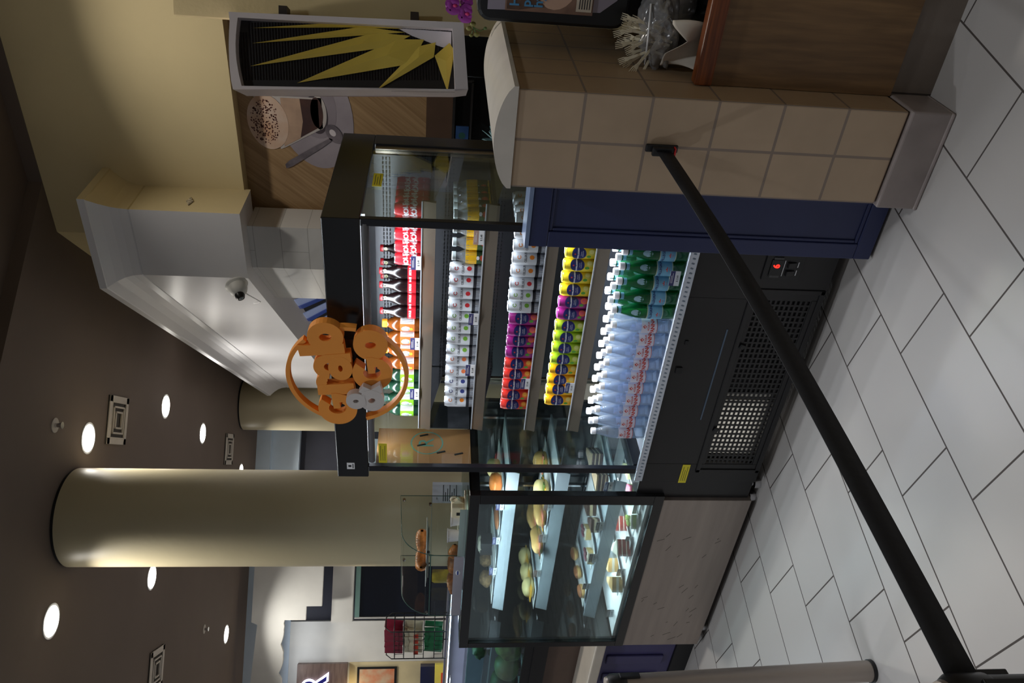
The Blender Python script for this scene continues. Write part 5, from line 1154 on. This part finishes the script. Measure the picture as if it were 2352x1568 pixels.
b = MB(); b.tube([(-2.57,3.96,2.69),(-2.62,3.99,2.66),(-2.70,4.06,2.63),(-2.76,4.13,2.63),(-2.80,4.18,2.655),(-2.82,4.20,2.69)], .004, 6); o = b.build('cable', m_wlab, loc=(-2.7,4.05,2.65), smooth=True); tag(o, 'loose white cable dangling beside the dome camera', 'cable')
b = MB(); b.box(-2.0955, -2.0940, 4.08, 4.16, 2.93, 2.965); b.bm.clear(); b.prism([(-2.093, 4.07, 2.94), (-2.093, 4.12, 2.965), (-2.093, 4.17, 2.95), (-2.093, 4.12, 2.925)], (.003,0,0)); o = b.build('torn_patch', M('pale torn plaster', (220,208,180), .8, var=.3, scale=60, c2=(70,58,46)), loc=(-2.0935, 4.12, 2.945)); tag(o, 'small torn patch with a hole on the cream canopy side', 'patch')

# ============================================================= barrier posts and belt
m_belt = M('black woven belt', (26,27,33), .7, var=.1, scale=60, bump=.1); m_alu = M('satin aluminium tube', (168,158,150), .35, metal=.75, var=.03, stretch=(6,6,.6))
def post(x, y, h, lab, r_=.036, lean=(0,0), tubem=None):
    t = thing('barrier_post', (x, y, 0), lab, 'barrier post')
    b = MB(); b.lathe([(.16,0),(.165,.006),(.15,.016),(.06,.028),(r_+.012,.035)], 40) if r_ > .05 else b.lathe([(r_+.003,0),(r_+.003,.012)], 32); b.build('base_ring', m_blackp, t, local=True, smooth=40)
    b = MB(); n = 8; b.lathe([(r_, .012+(h-.075)*i/n) for i in range(n+1)], 32); b.build('tube', tubem or m_alu, t, local=True, smooth=40)
    b = MB(); b.lathe([(r_+.001, h-.064), (r_+.003, h-.06), (r_+.003, h-.012), (r_*.85, h)], 32); b.build('head', m_blackp, t, local=True, smooth=40)
    b = MB(); b.lathe([(r_*.86, h), (r_*.8, h+.006)], 24); b.lathe([(.006, h+.006), (.006, h+.0075)], 12); b.build('cap', m_alu, t, local=True, smooth=40)
    for a in (0, PI/2, PI, 3*PI/2):
        b = MB(); b.obox((math.cos(a)*(r_+.003), math.sin(a)*(r_+.003), h-.075), .010, .022, .07, rz=a); b.build('belt_slot', m_blackp, t, local=True, bevel=.002)
    return t
p1_ = post(-2.455, 1.452, .955, 'silver barrier post standing on the tiles left of the pastry case'); p1_.rotation_euler = (math.radians(1.2), math.radians(-1.6), .3)
p2_ = post(-.972, .525, .872, 'nearest black barrier post that holds the end of the belt', .036, tubem=m_blackp)
bl = thing('belt_barrier', (-.895, 2.245, .87), 'long black belt stretched from the tiled half wall to the near post', 'barrier belt')
A, B_ = Vector((-.897, 2.232, .888)), Vector((-.957, .556, .838))
def strap(u, v):
    c = A.lerp(B_, u); c.z -= .022*math.sin(PI*u); return c+Vector((0, 0, (v-.5)*.049))
b = MB(); b.grid(strap, 40, 2); o = b.build('strap', m_belt, bl, smooth=True); md = o.modifiers.new('thickness', 'SOLIDIFY'); md.thickness = .0014
b = MB(); b.box(-.906, -.880, 2.242, 2.2535, .842, .944); w_ = b.build('wall_clip', m_blackp, bl, bevel=.005)
b = MB(); b.box(-.912, -.884, 2.226, 2.242, .858, .925); b.build('belt_end', m_blackp, bl, bevel=.004)
b = MB(); b.box(-.914, -.883, 2.224, 2.243, .853, .8575); b.build('red_catch', M('red catch', (190,30,30), .4), w_)
